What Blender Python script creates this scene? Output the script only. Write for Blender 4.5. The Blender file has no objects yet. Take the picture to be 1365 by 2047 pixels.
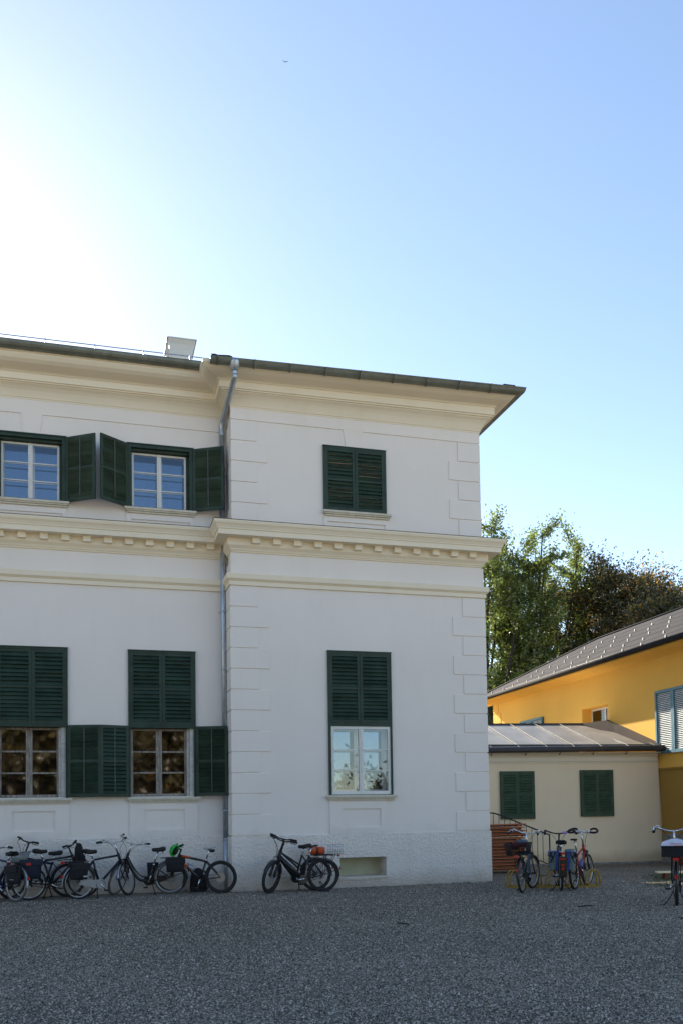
import bpy, math, random
import numpy as np
from mathutils import Vector, Matrix
R = math.radians
PI = math.pi
C = bpy.context.scene.collection
sc = bpy.context.scene
random.seed(7)

# ---------------------------------------------------------------- camera
CAM = (-2.995, -19.3775, 1.71)
YAW, PITCH, ROLL, FPX, SHY = .2733, .0426, -.0147, 1800.0, 520.38
cd = bpy.data.cameras.new('camera')
cam = bpy.data.objects.new('camera', cd)
C.objects.link(cam)
sc.camera = cam
cam.location = CAM
fwd = Vector((math.sin(YAW)*math.cos(PITCH), math.cos(YAW)*math.cos(PITCH), math.sin(PITCH)))
rt = Vector((math.cos(YAW), -math.sin(YAW), 0))
up = rt.cross(fwd)
r2 = rt*math.cos(ROLL)+up*math.sin(ROLL)
u2 = -rt*math.sin(ROLL)+up*math.cos(ROLL)
m3 = Matrix((r2, u2, -fwd)).transposed()
cam.rotation_euler = m3.to_euler()
cd.sensor_fit = 'VERTICAL'
cd.sensor_height = 36
cd.lens = 36*FPX/2047
cd.shift_y = SHY/2047
cd.clip_end = 3000
cd.clip_start = .1

# ---------------------------------------------------------------- sky, sun, exposure
SUN_AZ, SUN_EL = R(-12), R(28.5)          # azimuth from +Y towards +X
w = bpy.data.worlds.new('World')
sc.world = w
w.use_nodes = True
nt = w.node_tree
nt.nodes.clear()
so = nt.nodes.new('ShaderNodeOutputWorld')
bg = nt.nodes.new('ShaderNodeBackground')
sk = nt.nodes.new('ShaderNodeTexSky')
sk.sky_type = 'NISHITA'
sk.sun_disc = False
sk.sun_elevation = SUN_EL
sk.sun_rotation = SUN_AZ
sk.altitude = 300
sk.air_density = 1.0
sk.dust_density = .2
sk.ozone_density = 1.6
bg.inputs[1].default_value = .106
tn = nt.nodes.new('ShaderNodeMix'); tn.data_type = 'RGBA'; tn.blend_type = 'MULTIPLY'; tn.inputs[0].default_value = 1
tn.inputs[7].default_value = (1.03, .955, .90, 1)      # hazy autumn air: a little less green and blue
nt.links.new(sk.outputs[0], tn.inputs[6])
nt.links.new(tn.outputs[2], bg.inputs[0])
nt.links.new(bg.outputs[0], so.inputs[0])
sl = bpy.data.lights.new('sun', 'SUN')
sl.energy = 5
sl.angle = R(.55)
sl.color = (1, .89, .74)
sun = bpy.data.objects.new('sun', sl)
C.objects.link(sun)
sd = Vector((math.sin(SUN_AZ)*math.cos(SUN_EL), math.cos(SUN_AZ)*math.cos(SUN_EL), math.sin(SUN_EL)))
sun.rotation_euler = sd.to_track_quat('Z', 'Y').to_euler()
sun.location = (0, 0, 40)
sc.view_settings.view_transform = 'Standard'
sc.view_settings.look = 'None'
sc.view_settings.exposure = 1.44
sc.view_settings.gamma = 1

# ---------------------------------------------------------------- materials
MATS = {}
def mat(name, col, rough=.7, var=.08, vs=2.0, bump=0.0, bs=60.0, metal=0.0, spec=.4, col2=None, stretch=None, bdist=.01, detail=4):
    m = bpy.data.materials.new(name)
    m.use_nodes = True
    n = m.node_tree
    b = n.nodes['Principled BSDF']
    tc = n.nodes.new('ShaderNodeTexCoord')
    mp = n.nodes.new('ShaderNodeMapping')
    if stretch: mp.inputs['Scale'].default_value = stretch
    n.links.new(tc.outputs['Object'], mp.inputs[0])
    nz = n.nodes.new('ShaderNodeTexNoise')
    nz.inputs['Scale'].default_value = vs
    nz.inputs['Detail'].default_value = detail
    nz.inputs['Roughness'].default_value = .65
    n.links.new(mp.outputs[0], nz.inputs[0])
    rp = n.nodes.new('ShaderNodeValToRGB')
    a = [max(0, c*(1-var)) for c in col]
    c2 = col2 or [min(1, c*(1+var)) for c in col]
    rp.color_ramp.elements[0].position = .3
    rp.color_ramp.elements[1].position = .7
    rp.color_ramp.elements[0].color = (*a, 1)
    rp.color_ramp.elements[1].color = (*c2, 1)
    n.links.new(nz.outputs[0], rp.inputs[0])
    n.links.new(rp.outputs[0], b.inputs['Base Color'])
    b.inputs['Roughness'].default_value = rough
    b.inputs['Metallic'].default_value = metal
    b.inputs['Specular IOR Level'].default_value = spec
    if bump:
        nb = n.nodes.new('ShaderNodeTexNoise')
        nb.inputs['Scale'].default_value = bs
        nb.inputs['Detail'].default_value = 3
        n.links.new(tc.outputs['Object'], nb.inputs[0])
        bp = n.nodes.new('ShaderNodeBump')
        bp.inputs['Strength'].default_value = bump
        bp.inputs['Distance'].default_value = bdist
        n.links.new(nb.outputs[0], bp.inputs['Height'])
        n.links.new(bp.outputs[0], b.inputs['Normal'])
    MATS[name] = m
    return m

def plaster(name, col, stain, low, bump, bs, bdist, lowz=0.0, lowh=.5, blotch=.5):
    """painted stucco: soft blotches, faint vertical run marks, damp staining near the ground"""
    m = bpy.data.materials.new(name)
    m.use_nodes = True
    n = m.node_tree
    L = n.links.new
    b = n.nodes['Principled BSDF']
    b.inputs['Roughness'].default_value = .88
    b.inputs['Specular IOR Level'].default_value = .2
    tc = n.nodes.new('ShaderNodeTexCoord')
    def noise(scale, st=None, det=5, ro=.6):
        x = n.nodes.new('ShaderNodeTexNoise')
        x.inputs['Scale'].default_value = scale
        x.inputs['Detail'].default_value = det
        x.inputs['Roughness'].default_value = ro
        if st:
            mp = n.nodes.new('ShaderNodeMapping')
            mp.inputs['Scale'].default_value = st
            L(tc.outputs['Object'], mp.inputs[0]); L(mp.outputs[0], x.inputs[0])
        else: L(tc.outputs['Object'], x.inputs[0])
        return x.outputs[0]
    def rng(sock, a, c, lo=0, hi=1):
        r = n.nodes.new('ShaderNodeMapRange')
        r.inputs[1].default_value = a; r.inputs[2].default_value = c
        r.inputs[3].default_value = lo; r.inputs[4].default_value = hi
        L(sock, r.inputs[0]); return r.outputs[0]
    def mix(f, a, c):
        x = n.nodes.new('ShaderNodeMix'); x.data_type = 'RGBA'
        if isinstance(f, float): x.inputs[0].default_value = f
        else: L(f, x.inputs[0])
        for s, i in ((a, 6), (c, 7)):
            if isinstance(s, tuple): x.inputs[i].default_value = (*s, 1)
            else: L(s, x.inputs[i])
        return x.outputs[2]
    base = mix(rng(noise(.55, None, 6), .35, .7, 0, blotch), col, tuple(c*.9 for c in col))
    base = mix(rng(noise(1.5, (2.2, 2.2, .35), 5), .54, .82, 0, .5), base, stain)
    base = mix(rng(noise(40, None, 2), .6, .8, 0, .15), base, tuple(c*.8 for c in col))
    sx = n.nodes.new('ShaderNodeSeparateXYZ')
    L(tc.outputs['Object'], sx.inputs[0])
    ad = n.nodes.new('ShaderNodeMath'); ad.operation = 'MULTIPLY_ADD'
    L(noise(1.3, None, 5), ad.inputs[0]); ad.inputs[1].default_value = lowh*1.6; 
    mz = n.nodes.new('ShaderNodeMath'); mz.operation = 'MULTIPLY'; L(sx.outputs[2], mz.inputs[0]); mz.inputs[1].default_value = -1
    L(mz.outputs[0], ad.inputs[2])
    base = mix(rng(ad.outputs[0], lowz+lowh*.1, lowz+lowh, 0, .55), base, low)
    L(base, b.inputs['Base Color'])
    if bump:
        bp = n.nodes.new('ShaderNodeBump')
        bp.inputs['Strength'].default_value = bump
        bp.inputs['Distance'].default_value = bdist
        L(noise(bs, None, 3, .55), bp.inputs['Height'])
        L(bp.outputs[0], b.inputs['Normal'])
    MATS[name] = m
    return m

plaster('wall_plaster', (.84, .785, .725), (.77, .705, .63), (.5, .45, .38), .12, 30, .01, lowz=-1.0)
plaster('plinth_plaster', (.86, .80, .73), (.66, .60, .53), (.36, .28, .19), 1.0, 19, .05, lowz=-.1, lowh=.50)
plaster('trim_plaster', (.85, .765, .60), (.77, .67, .49), (.5, .45, .38), .05, 30, .01, lowz=-1.0)  # creamier than the walls, with warm ground bounce put into the colour
plaster('yellow_plaster', (.90, .52, .105), (.82, .45, .085), (.5, .29, .08), .2, 25, .01, lowz=-1.0, blotch=.8)
plaster('ochre_plaster', (.42, .25, .06), (.36, .21, .06), (.30, .24, .15), .3, 20, .02, lowz=.3, lowh=.7, blotch=.9)
plaster('annex_plaster', (.93, .77, .54), (.86, .69, .46), (.42, .30, .15), .2, 25, .01, lowz=-.2, lowh=.35, blotch=.8)
mat('sill_stone', (.62, .58, .48), .8, .12, 8, .2, 60)
mat('green_paint', (.023, .047, .031), .55, .35, 2.5, .15, 90, spec=.35)
mat('green_paint_annex', (.045, .080, .045), .6, .25, 6, .1, 90, spec=.3)
mat('blue_paint', (.06, .19, .25), .55, .2, 6, .1, 80)
mat('blue_slat_sunlit', (.72, .78, .78), .5, .15, 6)  # blue-grey slats taken near white: sunlight put into the colour
mat('tilt_rod', (.10, .12, .10), .6, .2, 6)
mat('white_paint', (.72, .72, .68), .5, .05, 5, .05, 80)
mat('weathered_wood', (.20, .17, .14), .75, .35, 5, .3, 60, stretch=(6, 6, 1), col2=(.42, .38, .33))
mat('weathered_white', (.5, .48, .44), .7, .25, 8)
mat('zinc', (.22, .25, .24), .42, .25, 5, .05, 40, metal=.75, spec=.5)
mat('zinc_blue', (.44, .49, .54), .36, .3, 7, .05, 40, metal=.7, stretch=(3, 3, .6))
mat('gutter_zinc', (.20, .21, .17), .5, .2, 4, .05, 40, metal=.55)
mat('dark_flashing', (.05, .045, .045), .6, .2, 4)
mat('roof_sheet', (.030, .032, .038), .85, .25, 1.0, .05, 30, spec=.10, col2=(.050, .046, .046))
mat('annex_roof', (.30, .30, .285), .5, .2, 1.2, .04, 30, metal=.2)
mat('annex_roof_dark', (.05, .05, .055), .6, .2, 2)
mat('seam_metal', (.30, .29, .27), .5, .1, 3)
mat('guard_metal', (.15, .15, .15), .6, .2, 9)
mat('hatch_board', (.56, .55, .38), .7, .1, 4, .1, 40)
mat('asphalt_edge', (.10, .10, .10), .9, .3, 20, .5, 120)
mat('iron', (.02, .02, .022), .5, .2, 9)
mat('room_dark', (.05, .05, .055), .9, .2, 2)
mat('curtain', (.10, .13, .18), .9, .1, 3)
mat('stone_base', (.25, .25, .24), .85, .35, 5, .6, 12, bdist=.04)
mat('terracotta', (.16, .045, .025), .7, .2, 6, .1, 40)
mat('grass_green', (.065, .10, .03), .9, .4, 9, .6, 80, bdist=.03)
mat('orange_board', (.44, .12, .035), .55, .25, 3, .1, 40, stretch=(1, 8, 8))
mat('board_edge_dark', (.07, .035, .02), .7, .3, 5)
mat('sunlit_board', (.82, .70, .42), .6, .15, 4, stretch=(1, 8, 8))  # bench plank, its sunlight put into the yellow-white colour
mat('yellow_steel', (.38, .24, .035), .6, .25, 14)
mat('tyre', (.018, .018, .019), .75, .2, 20)
mat('tyre_grey', (.10, .10, .10), .7, .2, 20)
mat('rim_alu', (.42, .42, .43), .32, .1, 20, metal=.8)
mat('rim_dark', (.03, .03, .032), .4, .1, 20, metal=.5)
mat('spoke', (.35, .35, .36), .35, .1, 20, metal=.9)
mat('chrome', (.62, .63, .66), .22, .05, 20, metal=.95)
mat('black_gloss', (.012, .012, .014), .28, .1, 20, spec=.5)
mat('black_matte', (.014, .014, .015), .7, .2, 20)
mat('blue_gloss', (.014, .022, .07), .3, .1, 20)
mat('navy_gloss', (.010, .016, .032), .28, .1, 20)
mat('grey_gloss', (.055, .075, .09), .3, .1, 20)
mat('red_gloss', (.30, .025, .02), .3, .1, 20)
mat('orange_gloss', (.60, .10, .03), .35, .1, 20)
mat('silver_guard', (.34, .36, .40), .35, .1, 20, metal=.6)
mat('red_lens', (.50, .02, .015), .25, .05, 20)
mat('amber_lens', (.5, .16, .02), .3, .05, 20)
mat('clear_lens', (.6, .62, .65), .15, .05, 20, metal=.5)
mat('saddle_black', (.015, .013, .013), .55, .15, 20)
mat('saddle_pale', (.45, .46, .46), .5, .1, 20)
mat('bag_black', (.012, .013, .017), .8, .25, 20, .3, 50)
mat('bag_navy', (.012, .016, .032), .75, .2, 20, .3, 50)
mat('bag_grey_blue', (.15, .20, .21), .7, .2, 8, .3, 30)
mat('bag_royal_blue', (.02, .07, .35), .5, .2, 8, .3, 30)
mat('bag_black_trim', (.012, .012, .013), .6, .1, 8)
mat('pale_label', (.52, .53, .52), .5, .05, 8)
mat('dark_red_cloth', (.09, .008, .014), .85, .3, 12, .4, 40)
mat('slate_cloth', (.07, .10, .14), .85, .3, 12, .4, 40)
mat('orange_bag', (.62, .10, .03), .65, .15, 8, .2, 30)
mat('green_helmet', (.03, .46, .06), .35, .1, 8)
mat('lilac', (.45, .30, .62), .4, .1, 8)
mat('violet', (.12, .11, .30), .4, .1, 8)
mat('white_plastic', (.62, .62, .70), .45, .08, 8, .3, 18)
mat('print_red', (.55, .12, .10), .6, .1, 8)
mat('bark', (.035, .030, .024), .9, .4, 6, .6, 20, bdist=.03)
mat('leaf_litter', (.12, .07, .03), .9, .3, 6)
mat('bounce_sand', (.55, .47, .35), .9, .2, 3, .2, 40)

def glass_mat(name, gloss, tint, transp=1.0, rgh=.015):
    m = bpy.data.materials.new(name); m.use_nodes = True
    n = m.node_tree; n.nodes.clear(); L = n.links.new
    o = n.nodes.new('ShaderNodeOutputMaterial')
    g = n.nodes.new('ShaderNodeBsdfGlossy'); g.inputs['Roughness'].default_value = rgh; g.inputs['Color'].default_value = (*tint, 1)
    t = n.nodes.new('ShaderNodeBsdfTransparent'); t.inputs[0].default_value = (transp, transp, transp, 1)
    mx = n.nodes.new('ShaderNodeMixShader'); mx.inputs[0].default_value = gloss
    tc = n.nodes.new('ShaderNodeTexCoord'); nz = n.nodes.new('ShaderNodeTexNoise'); nz.inputs['Scale'].default_value = 1.6
    bp = n.nodes.new('ShaderNodeBump'); bp.inputs['Strength'].default_value = .08; bp.inputs['Distance'].default_value = .004
    L(tc.outputs['Object'], nz.inputs[0]); L(nz.outputs[0], bp.inputs['Height']); L(bp.outputs[0], g.inputs['Normal'])
    L(t.outputs[0], mx.inputs[1]); L(g.outputs[0], mx.inputs[2]); L(mx.outputs[0], o.inputs[0])
    MATS[name] = m
glass_mat('glass', .095, (.68, .83, 1), .8)  # blue of the mirrored sky put into the gloss tint
glass_mat('glass_inner', .20, (.5, .72, 1), .4)  # sky blue painted into the reflection here too, more strongly
glass_mat('glass_dark', .20, (1, .92, .85), .7, .03)
glass_mat('glass_far', .10, (.8, .9, 1), .22)

def ground_mat():
    m = bpy.data.materials.new('gravel'); m.use_nodes = True
    n = m.node_tree; L = n.links.new; b = n.nodes['Principled BSDF']
    b.inputs['Roughness'].default_value = 1; b.inputs['Specular IOR Level'].default_value = .05
    tc = n.nodes.new('ShaderNodeTexCoord')
    def N(kind, s, **k):
        x = n.nodes.new(kind); x.inputs['Scale'].default_value = s
        for a, v in k.items(): x.inputs[a].default_value = v
        L(tc.outputs['Object'], x.inputs[0]); return x
    v = N('ShaderNodeTexVoronoi', 70); f = N('ShaderNodeTexNoise', 60, Detail=6, Roughness=.8)
    big = N('ShaderNodeTexNoise', .35, Detail=5, Roughness=.6)
    mid = N('ShaderNodeTexNoise', 4, Detail=3)
    sx = n.nodes.new('ShaderNodeSeparateColor'); L(v.outputs['Color'], sx.inputs[0])
    ad = n.nodes.new('ShaderNodeMath'); ad.operation = 'ADD'
    L(sx.outputs[0], ad.inputs[0]); L(f.outputs[0], ad.inputs[1])
    rp = n.nodes.new('ShaderNodeValToRGB'); e = rp.color_ramp.elements
    hf = n.nodes.new('ShaderNodeMath'); hf.operation = 'MULTIPLY'; hf.inputs[1].default_value = .5
    L(ad.outputs[0], hf.inputs[0]); L(hf.outputs[0], rp.inputs[0])
    e[0].position = .33; e[0].color = (.078, .070, .057, 1)
    e[1].position = .76; e[1].color = (.62, .55, .45, 1)
    x = rp.color_ramp.elements.new(.50); x.color = (.205, .182, .15, 1)
    x = rp.color_ramp.elements.new(.64); x.color = (.40, .35, .28, 1)
    mx = n.nodes.new('ShaderNodeMix'); mx.data_type = 'RGBA'; mx.blend_type = 'MULTIPLY'; mx.inputs[0].default_value = 1
    r2_ = n.nodes.new('ShaderNodeValToRGB'); L(big.outputs[0], r2_.inputs[0])
    r2_.color_ramp.elements[0].position = .3; r2_.color_ramp.elements[0].color = (.72, .74, .72, 1)
    r2_.color_ramp.elements[1].position = .7; r2_.color_ramp.elements[1].color = (1.1, 1.08, 1.05, 1)
    L(rp.outputs[0], mx.inputs[6]); L(r2_.outputs[0], mx.inputs[7])
    L(mx.outputs[2], b.inputs['Base Color'])
    bp = n.nodes.new('ShaderNodeBump'); bp.inputs['Strength'].default_value = .8; bp.inputs['Distance'].default_value = .02
    L(hf.outputs[0], bp.inputs['Height']); L(bp.outputs[0], b.inputs['Normal'])
    MATS['gravel'] = m
ground_mat()

m = bpy.data.materials.new('pebble'); m.use_nodes = True; MATS['pebble'] = m
n_ = m.node_tree; at_ = n_.nodes.new('ShaderNodeAttribute'); at_.attribute_name = 'tint'
rp_m = n_.nodes.new('ShaderNodeValToRGB'); ee = rp_m.color_ramp.elements
ee[0].color = (.055, .049, .040, 1); ee[1].color = (.80, .74, .64, 1)
for p_, c_ in ((.45, (.21, .19, .16, 1)), (.8, (.50, .455, .385, 1)), (.94, (.62, .57, .49, 1))):
    x_ = ee.new(p_); x_.color = c_
n_.links.new(at_.outputs['Fac'], rp_m.inputs[0]); n_.links.new(rp_m.outputs[0], n_.nodes['Principled BSDF'].inputs['Base Color'])
n_.nodes['Principled BSDF'].inputs['Roughness'].default_value = .75; n_.nodes['Principled BSDF'].inputs['Specular IOR Level'].default_value = .3

def leaf_mat(name, cols, trans):
    m = bpy.data.materials.new(name); m.use_nodes = True
    n = m.node_tree; n.nodes.clear(); L = n.links.new
    o = n.nodes.new('ShaderNodeOutputMaterial')
    at = n.nodes.new('ShaderNodeAttribute'); at.attribute_name = 'tint'
    rp = n.nodes.new('ShaderNodeValToRGB')
    el = rp.color_ramp.elements
    for i, (p, c) in enumerate(cols):
        e = el[i] if i < 2 else el.new(p)
        e.position = p; e.color = (*c, 1)
    L(at.outputs['Fac'], rp.inputs[0])
    d = n.nodes.new('ShaderNodeBsdfDiffuse'); t = n.nodes.new('ShaderNodeBsdfTranslucent')
    g = n.nodes.new('ShaderNodeBsdfGlossy'); g.inputs['Roughness'].default_value = .45
    L(rp.outputs[0], d.inputs[0]); L(rp.outputs[0], t.inputs[0])
    m1 = n.nodes.new('ShaderNodeMixShader'); m1.inputs[0].default_value = trans
    m2 = n.nodes.new('ShaderNodeMixShader'); m2.inputs[0].default_value = .06
    L(d.outputs[0], m1.inputs[1]); L(t.outputs[0], m1.inputs[2])
    L(m1.outputs[0], m2.inputs[1]); L(g.outputs[0], m2.inputs[2]); L(m2.outputs[0], o.inputs[0])
    MATS[name] = m
leaf_mat('leaf_green', [(0, (.055, .09, .022)), (1, (.42, .46, .09)), (.5, (.15, .205, .045))], .6)
leaf_mat('leaf_autumn', [(0, (.034, .042, .014)), (1, (.66, .34, .06)), (.62, (.11, .095, .026)), (.85, (.22, .14, .03))], .42)
leaf_mat('leaf_park', [(0, (.03, .03, .012)), (1, (.26, .16, .05)), (.7, (.08, .07, .025)), (.9, (.15, .10, .03))], .35)
leaf_mat('leaf_dark', [(0, (.012, .020, .008)), (1, (.08, .09, .02))], .3)

# ---------------------------------------------------------------- mesh builder
class MB:
    K = 1.0
    def __init__(s): s.v = []; s.f = []; s.m = []; s.sm = []; s.mi = 0; s.T = None
    def add(s, vs, fs, smooth=False):
        k = len(s.v)
        if s.T is not None: vs = [s.T(Vector(p)) for p in vs]
        s.v += [tuple(p) for p in vs]
        for f in fs:
            s.f.append([i+k for i in f]); s.m.append(s.mi); s.sm.append(smooth)
        return s
    def box(s, x0, x1, y0, y1, z0, z1, rx=0, ry=0, rz=0, about=None):
        vs = [(x, y, z) for z in (z0, z1) for y in (y0, y1) for x in (x0, x1)]
        if rx or ry or rz:
            c = Vector(about or ((x0+x1)/2, (y0+y1)/2, (z0+z1)/2))
            Q = Matrix.Rotation(rz, 3, 'Z') @ Matrix.Rotation(ry, 3, 'Y') @ Matrix.Rotation(rx, 3, 'X')
            vs = [c + Q @ (Vector(p)-c) for p in vs]
        return s.add(vs, [(0, 2, 3, 1), (4, 5, 7, 6), (0, 1, 5, 4), (2, 6, 7, 3), (0, 4, 6, 2), (1, 3, 7, 5)])
    def tube(s, pts, r, n=8, closed=False, caps=True, flat=1.0):
        pts = [Vector(p) for p in pts]; N = len(pts)
        rs = [q*MB.K for q in (r if isinstance(r, (list, tuple)) else [r]*N)]
        vs = []; prev = None
        for i, p in enumerate(pts):
            a = pts[(i-1) % N] if closed or i else p
            b = pts[(i+1) % N] if closed or i < N-1 else p
            t = (b-a).normalized()
            if prev is None:
                ref = Vector((0, 0, 1)) if abs(t.z) < .9 else Vector((1, 0, 0))
                nx = t.cross(ref).normalized()
            else:
                nx = (prev - t*prev.dot(t)).normalized()
            prev = nx; ny = t.cross(nx)
            for k in range(n):
                q = 2*PI*k/n
                vs.append(p + (nx*math.cos(q) + ny*math.sin(q)*flat)*rs[i])
        fs = []
        for i in range(N if closed else N-1):
            j = (i+1) % N
            for k in range(n):
                l = (k+1) % n
                fs.append((i*n+k, i*n+l, j*n+l, j*n+k))
        s.add(vs, fs, True)
        if caps and not closed:
            k = len(s.v)-N*n
            s.f.append([k+q for q in range(n)][::-1]); s.m.append(s.mi); s.sm.append(False)
            s.f.append([k+(N-1)*n+q for q in range(n)]); s.m.append(s.mi); s.sm.append(False)
        return s
    def prism(s, prof, a0, a1, axis='y'):
        """extrude a closed 2-D outline; axis y: outline is (x,z); axis x: (y,z); axis z: (x,y)"""
        n = len(prof); vs = []
        for a in (a0, a1):
            for p, q in prof:
                vs.append({'y': (p, a, q), 'x': (a, p, q), 'z': (p, q, a)}[axis])
        fs = [(i, (i+1) % n, n+(i+1) % n, n+i) for i in range(n)] + [tuple(range(n))[::-1], tuple(range(n, 2*n))]
        return s.add(vs, fs)
    def torus(s, c, R_, r, n=40, k=8, ax='y', a0=0, a1=2*PI, flat=1):
        pts = []; full = abs(a1-a0-2*PI) < 1e-4
        for i in range(n if full else n+1):
            q = a0+(a1-a0)*i/n
            pts.append((c[0]+R_*math.cos(q), c[1], c[2]+R_*math.sin(q)))
        return s.tube(pts, r, k, closed=full, flat=flat)
    def ball(s, c, r, n=10, sc_=(1, 1, 1), bumpy=0):
        vs = []; fs = []; m = n//2
        for i in range(m+1):
            t = PI*i/m
            for k in range(n):
                q = 2*PI*k/n
                rr = r*(1+(random.random()-.5)*bumpy)
                vs.append((c[0]+rr*sc_[0]*math.sin(t)*math.cos(q), c[1]+rr*sc_[1]*math.sin(t)*math.sin(q), c[2]+rr*sc_[2]*math.cos(t)))
        for i in range(m):
            for k in range(n):
                l = (k+1) % n
                fs.append((i*n+k, (i+1)*n+k, (i+1)*n+l, i*n+l))
        return s.add(vs, fs, True)
    def sweep(s, path, prof, closed_prof=True, ends=True):
        """mitred moulding: path of (x,y) with the outside on its right; prof of (out, z)"""
        P = [Vector(p) for p in path]; N = len(P); rows = []
        for i, p in enumerate(P):
            d0 = (P[i]-P[i-1]).normalized() if i else (P[1]-P[0]).normalized()
            d1 = (P[i+1]-P[i]).normalized() if i < N-1 else d0
            n0 = Vector((d0.y, -d0.x)); n1 = Vector((d1.y, -d1.x))
            mv = (n0+n1); mv = mv/(mv.dot(n0)) if mv.length > 1e-6 else n0
            rows.append([(p.x+mv.x*o, p.y+mv.y*o, z) for o, z in prof])
        k = len(prof); vs = [v for r_ in rows for v in r_]; fs = []
        for i in range(N-1):
            for a in range(k if closed_prof else k-1):
                b = (a+1) % k
                fs.append((i*k+a, i*k+b, (i+1)*k+b, (i+1)*k+a))
        if ends and closed_prof: fs += [tuple(range(k)), tuple(range((N-1)*k, N*k))[::-1]]
        return s.add(vs, fs)
    def panel(s, x0, x1, z0, z1, y, holes, depth):
        """a wall face at y with rectangular holes and their reveals (holes: x0,x1,z0,z1)"""
        xs = sorted({x0, x1, *[h[0] for h in holes], *[h[1] for h in holes]})
        zs = sorted({z0, z1, *[h[2] for h in holes], *[h[3] for h in holes]})
        for i in range(len(xs)-1):
            for j in range(len(zs)-1):
                cx, cz = (xs[i]+xs[i+1])/2, (zs[j]+zs[j+1])/2
                if any(h[0] < cx < h[1] and h[2] < cz < h[3] for h in holes): continue
                s.add([(xs[i], y, zs[j]), (xs[i+1], y, zs[j]), (xs[i+1], y, zs[j+1]), (xs[i], y, zs[j+1])], [(0, 1, 2, 3)])
        for a, b, c, d in holes:
            s.add([(a, y, c), (b, y, c), (b, y, d), (a, y, d), (a, y+depth, c), (b, y+depth, c), (b, y+depth, d), (a, y+depth, d)],
                  [(0, 4, 5, 1), (1, 5, 6, 2), (2, 6, 7, 3), (3, 7, 4, 0)])
        return s
    def build(s, name, mats, parent=None, loc=None, rot=None, bevel=0):
        me = bpy.data.meshes.new(name)
        me.from_pydata(s.v, [], s.f)
        if isinstance(mats, str): mats = [mats]
        for m in mats: me.materials.append(MATS[m])
        me.polygons.foreach_set('material_index', s.m)
        me.polygons.foreach_set('use_smooth', s.sm)
        me.update()
        o = bpy.data.objects.new(name, me)
        C.objects.link(o)
        if parent: o.parent = parent
        if loc: o.location = loc
        if rot: o.rotation_euler = rot
        if bevel:
            b = o.modifiers.new('bevel', 'BEVEL'); b.width = bevel; b.segments = 2; b.limit_method = 'ANGLE'
        return o

def tag(o, label=None, cat=None, group=None, kind=None):
    if label: o['label'] = label
    if cat: o['category'] = cat
    if group: o['group'] = group
    if kind: o['kind'] = kind
    return o
def empty(name, loc=(0, 0, 0), rot=(0, 0, 0)):
    o = bpy.data.objects.new(name, None); C.objects.link(o)
    o.location = loc; o.rotation_euler = rot; o.empty_display_size = .2
    return o
def smooth_path(pts, n=6):
    """Catmull-Rom through the points"""
    P = [Vector(p) for p in pts]; P = [P[0]*2-P[1]]+P+[P[-1]*2-P[-2]]; out = []
    for i in range(1, len(P)-2):
        for k in range(n):
            t = k/n; a, b, c, d = P[i-1:i+3]
            out.append(.5*((2*b)+(c-a)*t+(2*a-5*b+4*c-d)*t*t+(3*b-a-3*c+d)*t**3))
    out.append(P[-2]); return out
# ---------------------------------------------------------------- ground
g = MB(); g.add([(-900, -900, 0), (900, -900, 0), (900, 900, 0), (-900, 900, 0)], [(0, 1, 2, 3)])
tag(g.build('ground', 'gravel'), kind='structure')
g = MB(); g.add([(-60, -60, .004), (60, -60, .004), (60, -23, .004), (-60, -23, .004)], [(0, 1, 2, 3)])  # unseen pale ground sheet, added behind the camera to bounce warm light
tag(g.build('path', 'bounce_sand'), kind='structure')
poly = [(10.1, -.1), (9.7, -.9), (9.3, -1.6), (8.8, -2.2), (8.6, -3.0), (9.4, -3.8), (12, -4.5), (20, -3), (20, 1), (12, .6)]
g = MB(); random.seed(12)
def inside(x, y):
    c = False; j = len(poly)-1
    for i in range(len(poly)):
        if (poly[i][1] > y) != (poly[j][1] > y) and x < (poly[j][0]-poly[i][0])*(y-poly[i][1])/(poly[j][1]-poly[i][1])+poly[i][0]: c = not c
        j = i
    return c
for _ in range(16000):
    x, y = random.uniform(8.3, 14), random.uniform(-4.6, 1.0)
    if not inside(x+random.gauss(0, .22), y+random.gauss(0, .22)): continue
    a = random.uniform(0, 2*PI); h = random.uniform(.02, .07); w_ = .006
    g.add([(x-w_*math.cos(a), y-w_*math.sin(a), 0), (x+w_*math.cos(a), y+w_*math.sin(a), 0), (x+random.gauss(0, .02), y+random.gauss(0, .02), h)], [(0, 1, 2)])
tag(g.build('grass', 'grass_green'), kind='stuff')

# loose stones over the nearer yard
rg = np.random.default_rng(4); n = 125000
d_ = 7.2+13.5*rg.random(n)**1.25; s_ = (rg.random(n)-.5)*2*(d_*.41+.3)
px_ = CAM[0]+d_*math.sin(YAW)+s_*math.cos(YAW); py_ = CAM[1]+d_*math.cos(YAW)-s_*math.sin(YAW)
ok = ~((py_ > -.25) & (px_ < 6.3)); px_, py_ = px_[ok], py_[ok]; n = len(px_)
base_ = np.array([(1, 0, 0), (0, 1, 0), (-1, 0, 0), (0, -1, 0), (0, 0, 1), (0, 0, -1)], float)
sz_ = rg.uniform(.005, .0115, n)*(1+.6*(rg.random(n) > .96))
V = base_[None]*sz_[:, None, None]*np.stack([rg.uniform(.7, 1.3, n), rg.uniform(.6, 1.1, n), rg.uniform(.5, .95, n)], 1)[:, None, :]
V = V+rg.normal(0, .18, V.shape)*sz_[:, None, None]
an_ = rg.random(n)*2*PI; ca, sa = np.cos(an_)[:, None], np.sin(an_)[:, None]
V = np.stack([V[..., 0]*ca-V[..., 1]*sa+px_[:, None], V[..., 0]*sa+V[..., 1]*ca+py_[:, None], V[..., 2]+(sz_*.35)[:, None]], -1)
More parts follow.
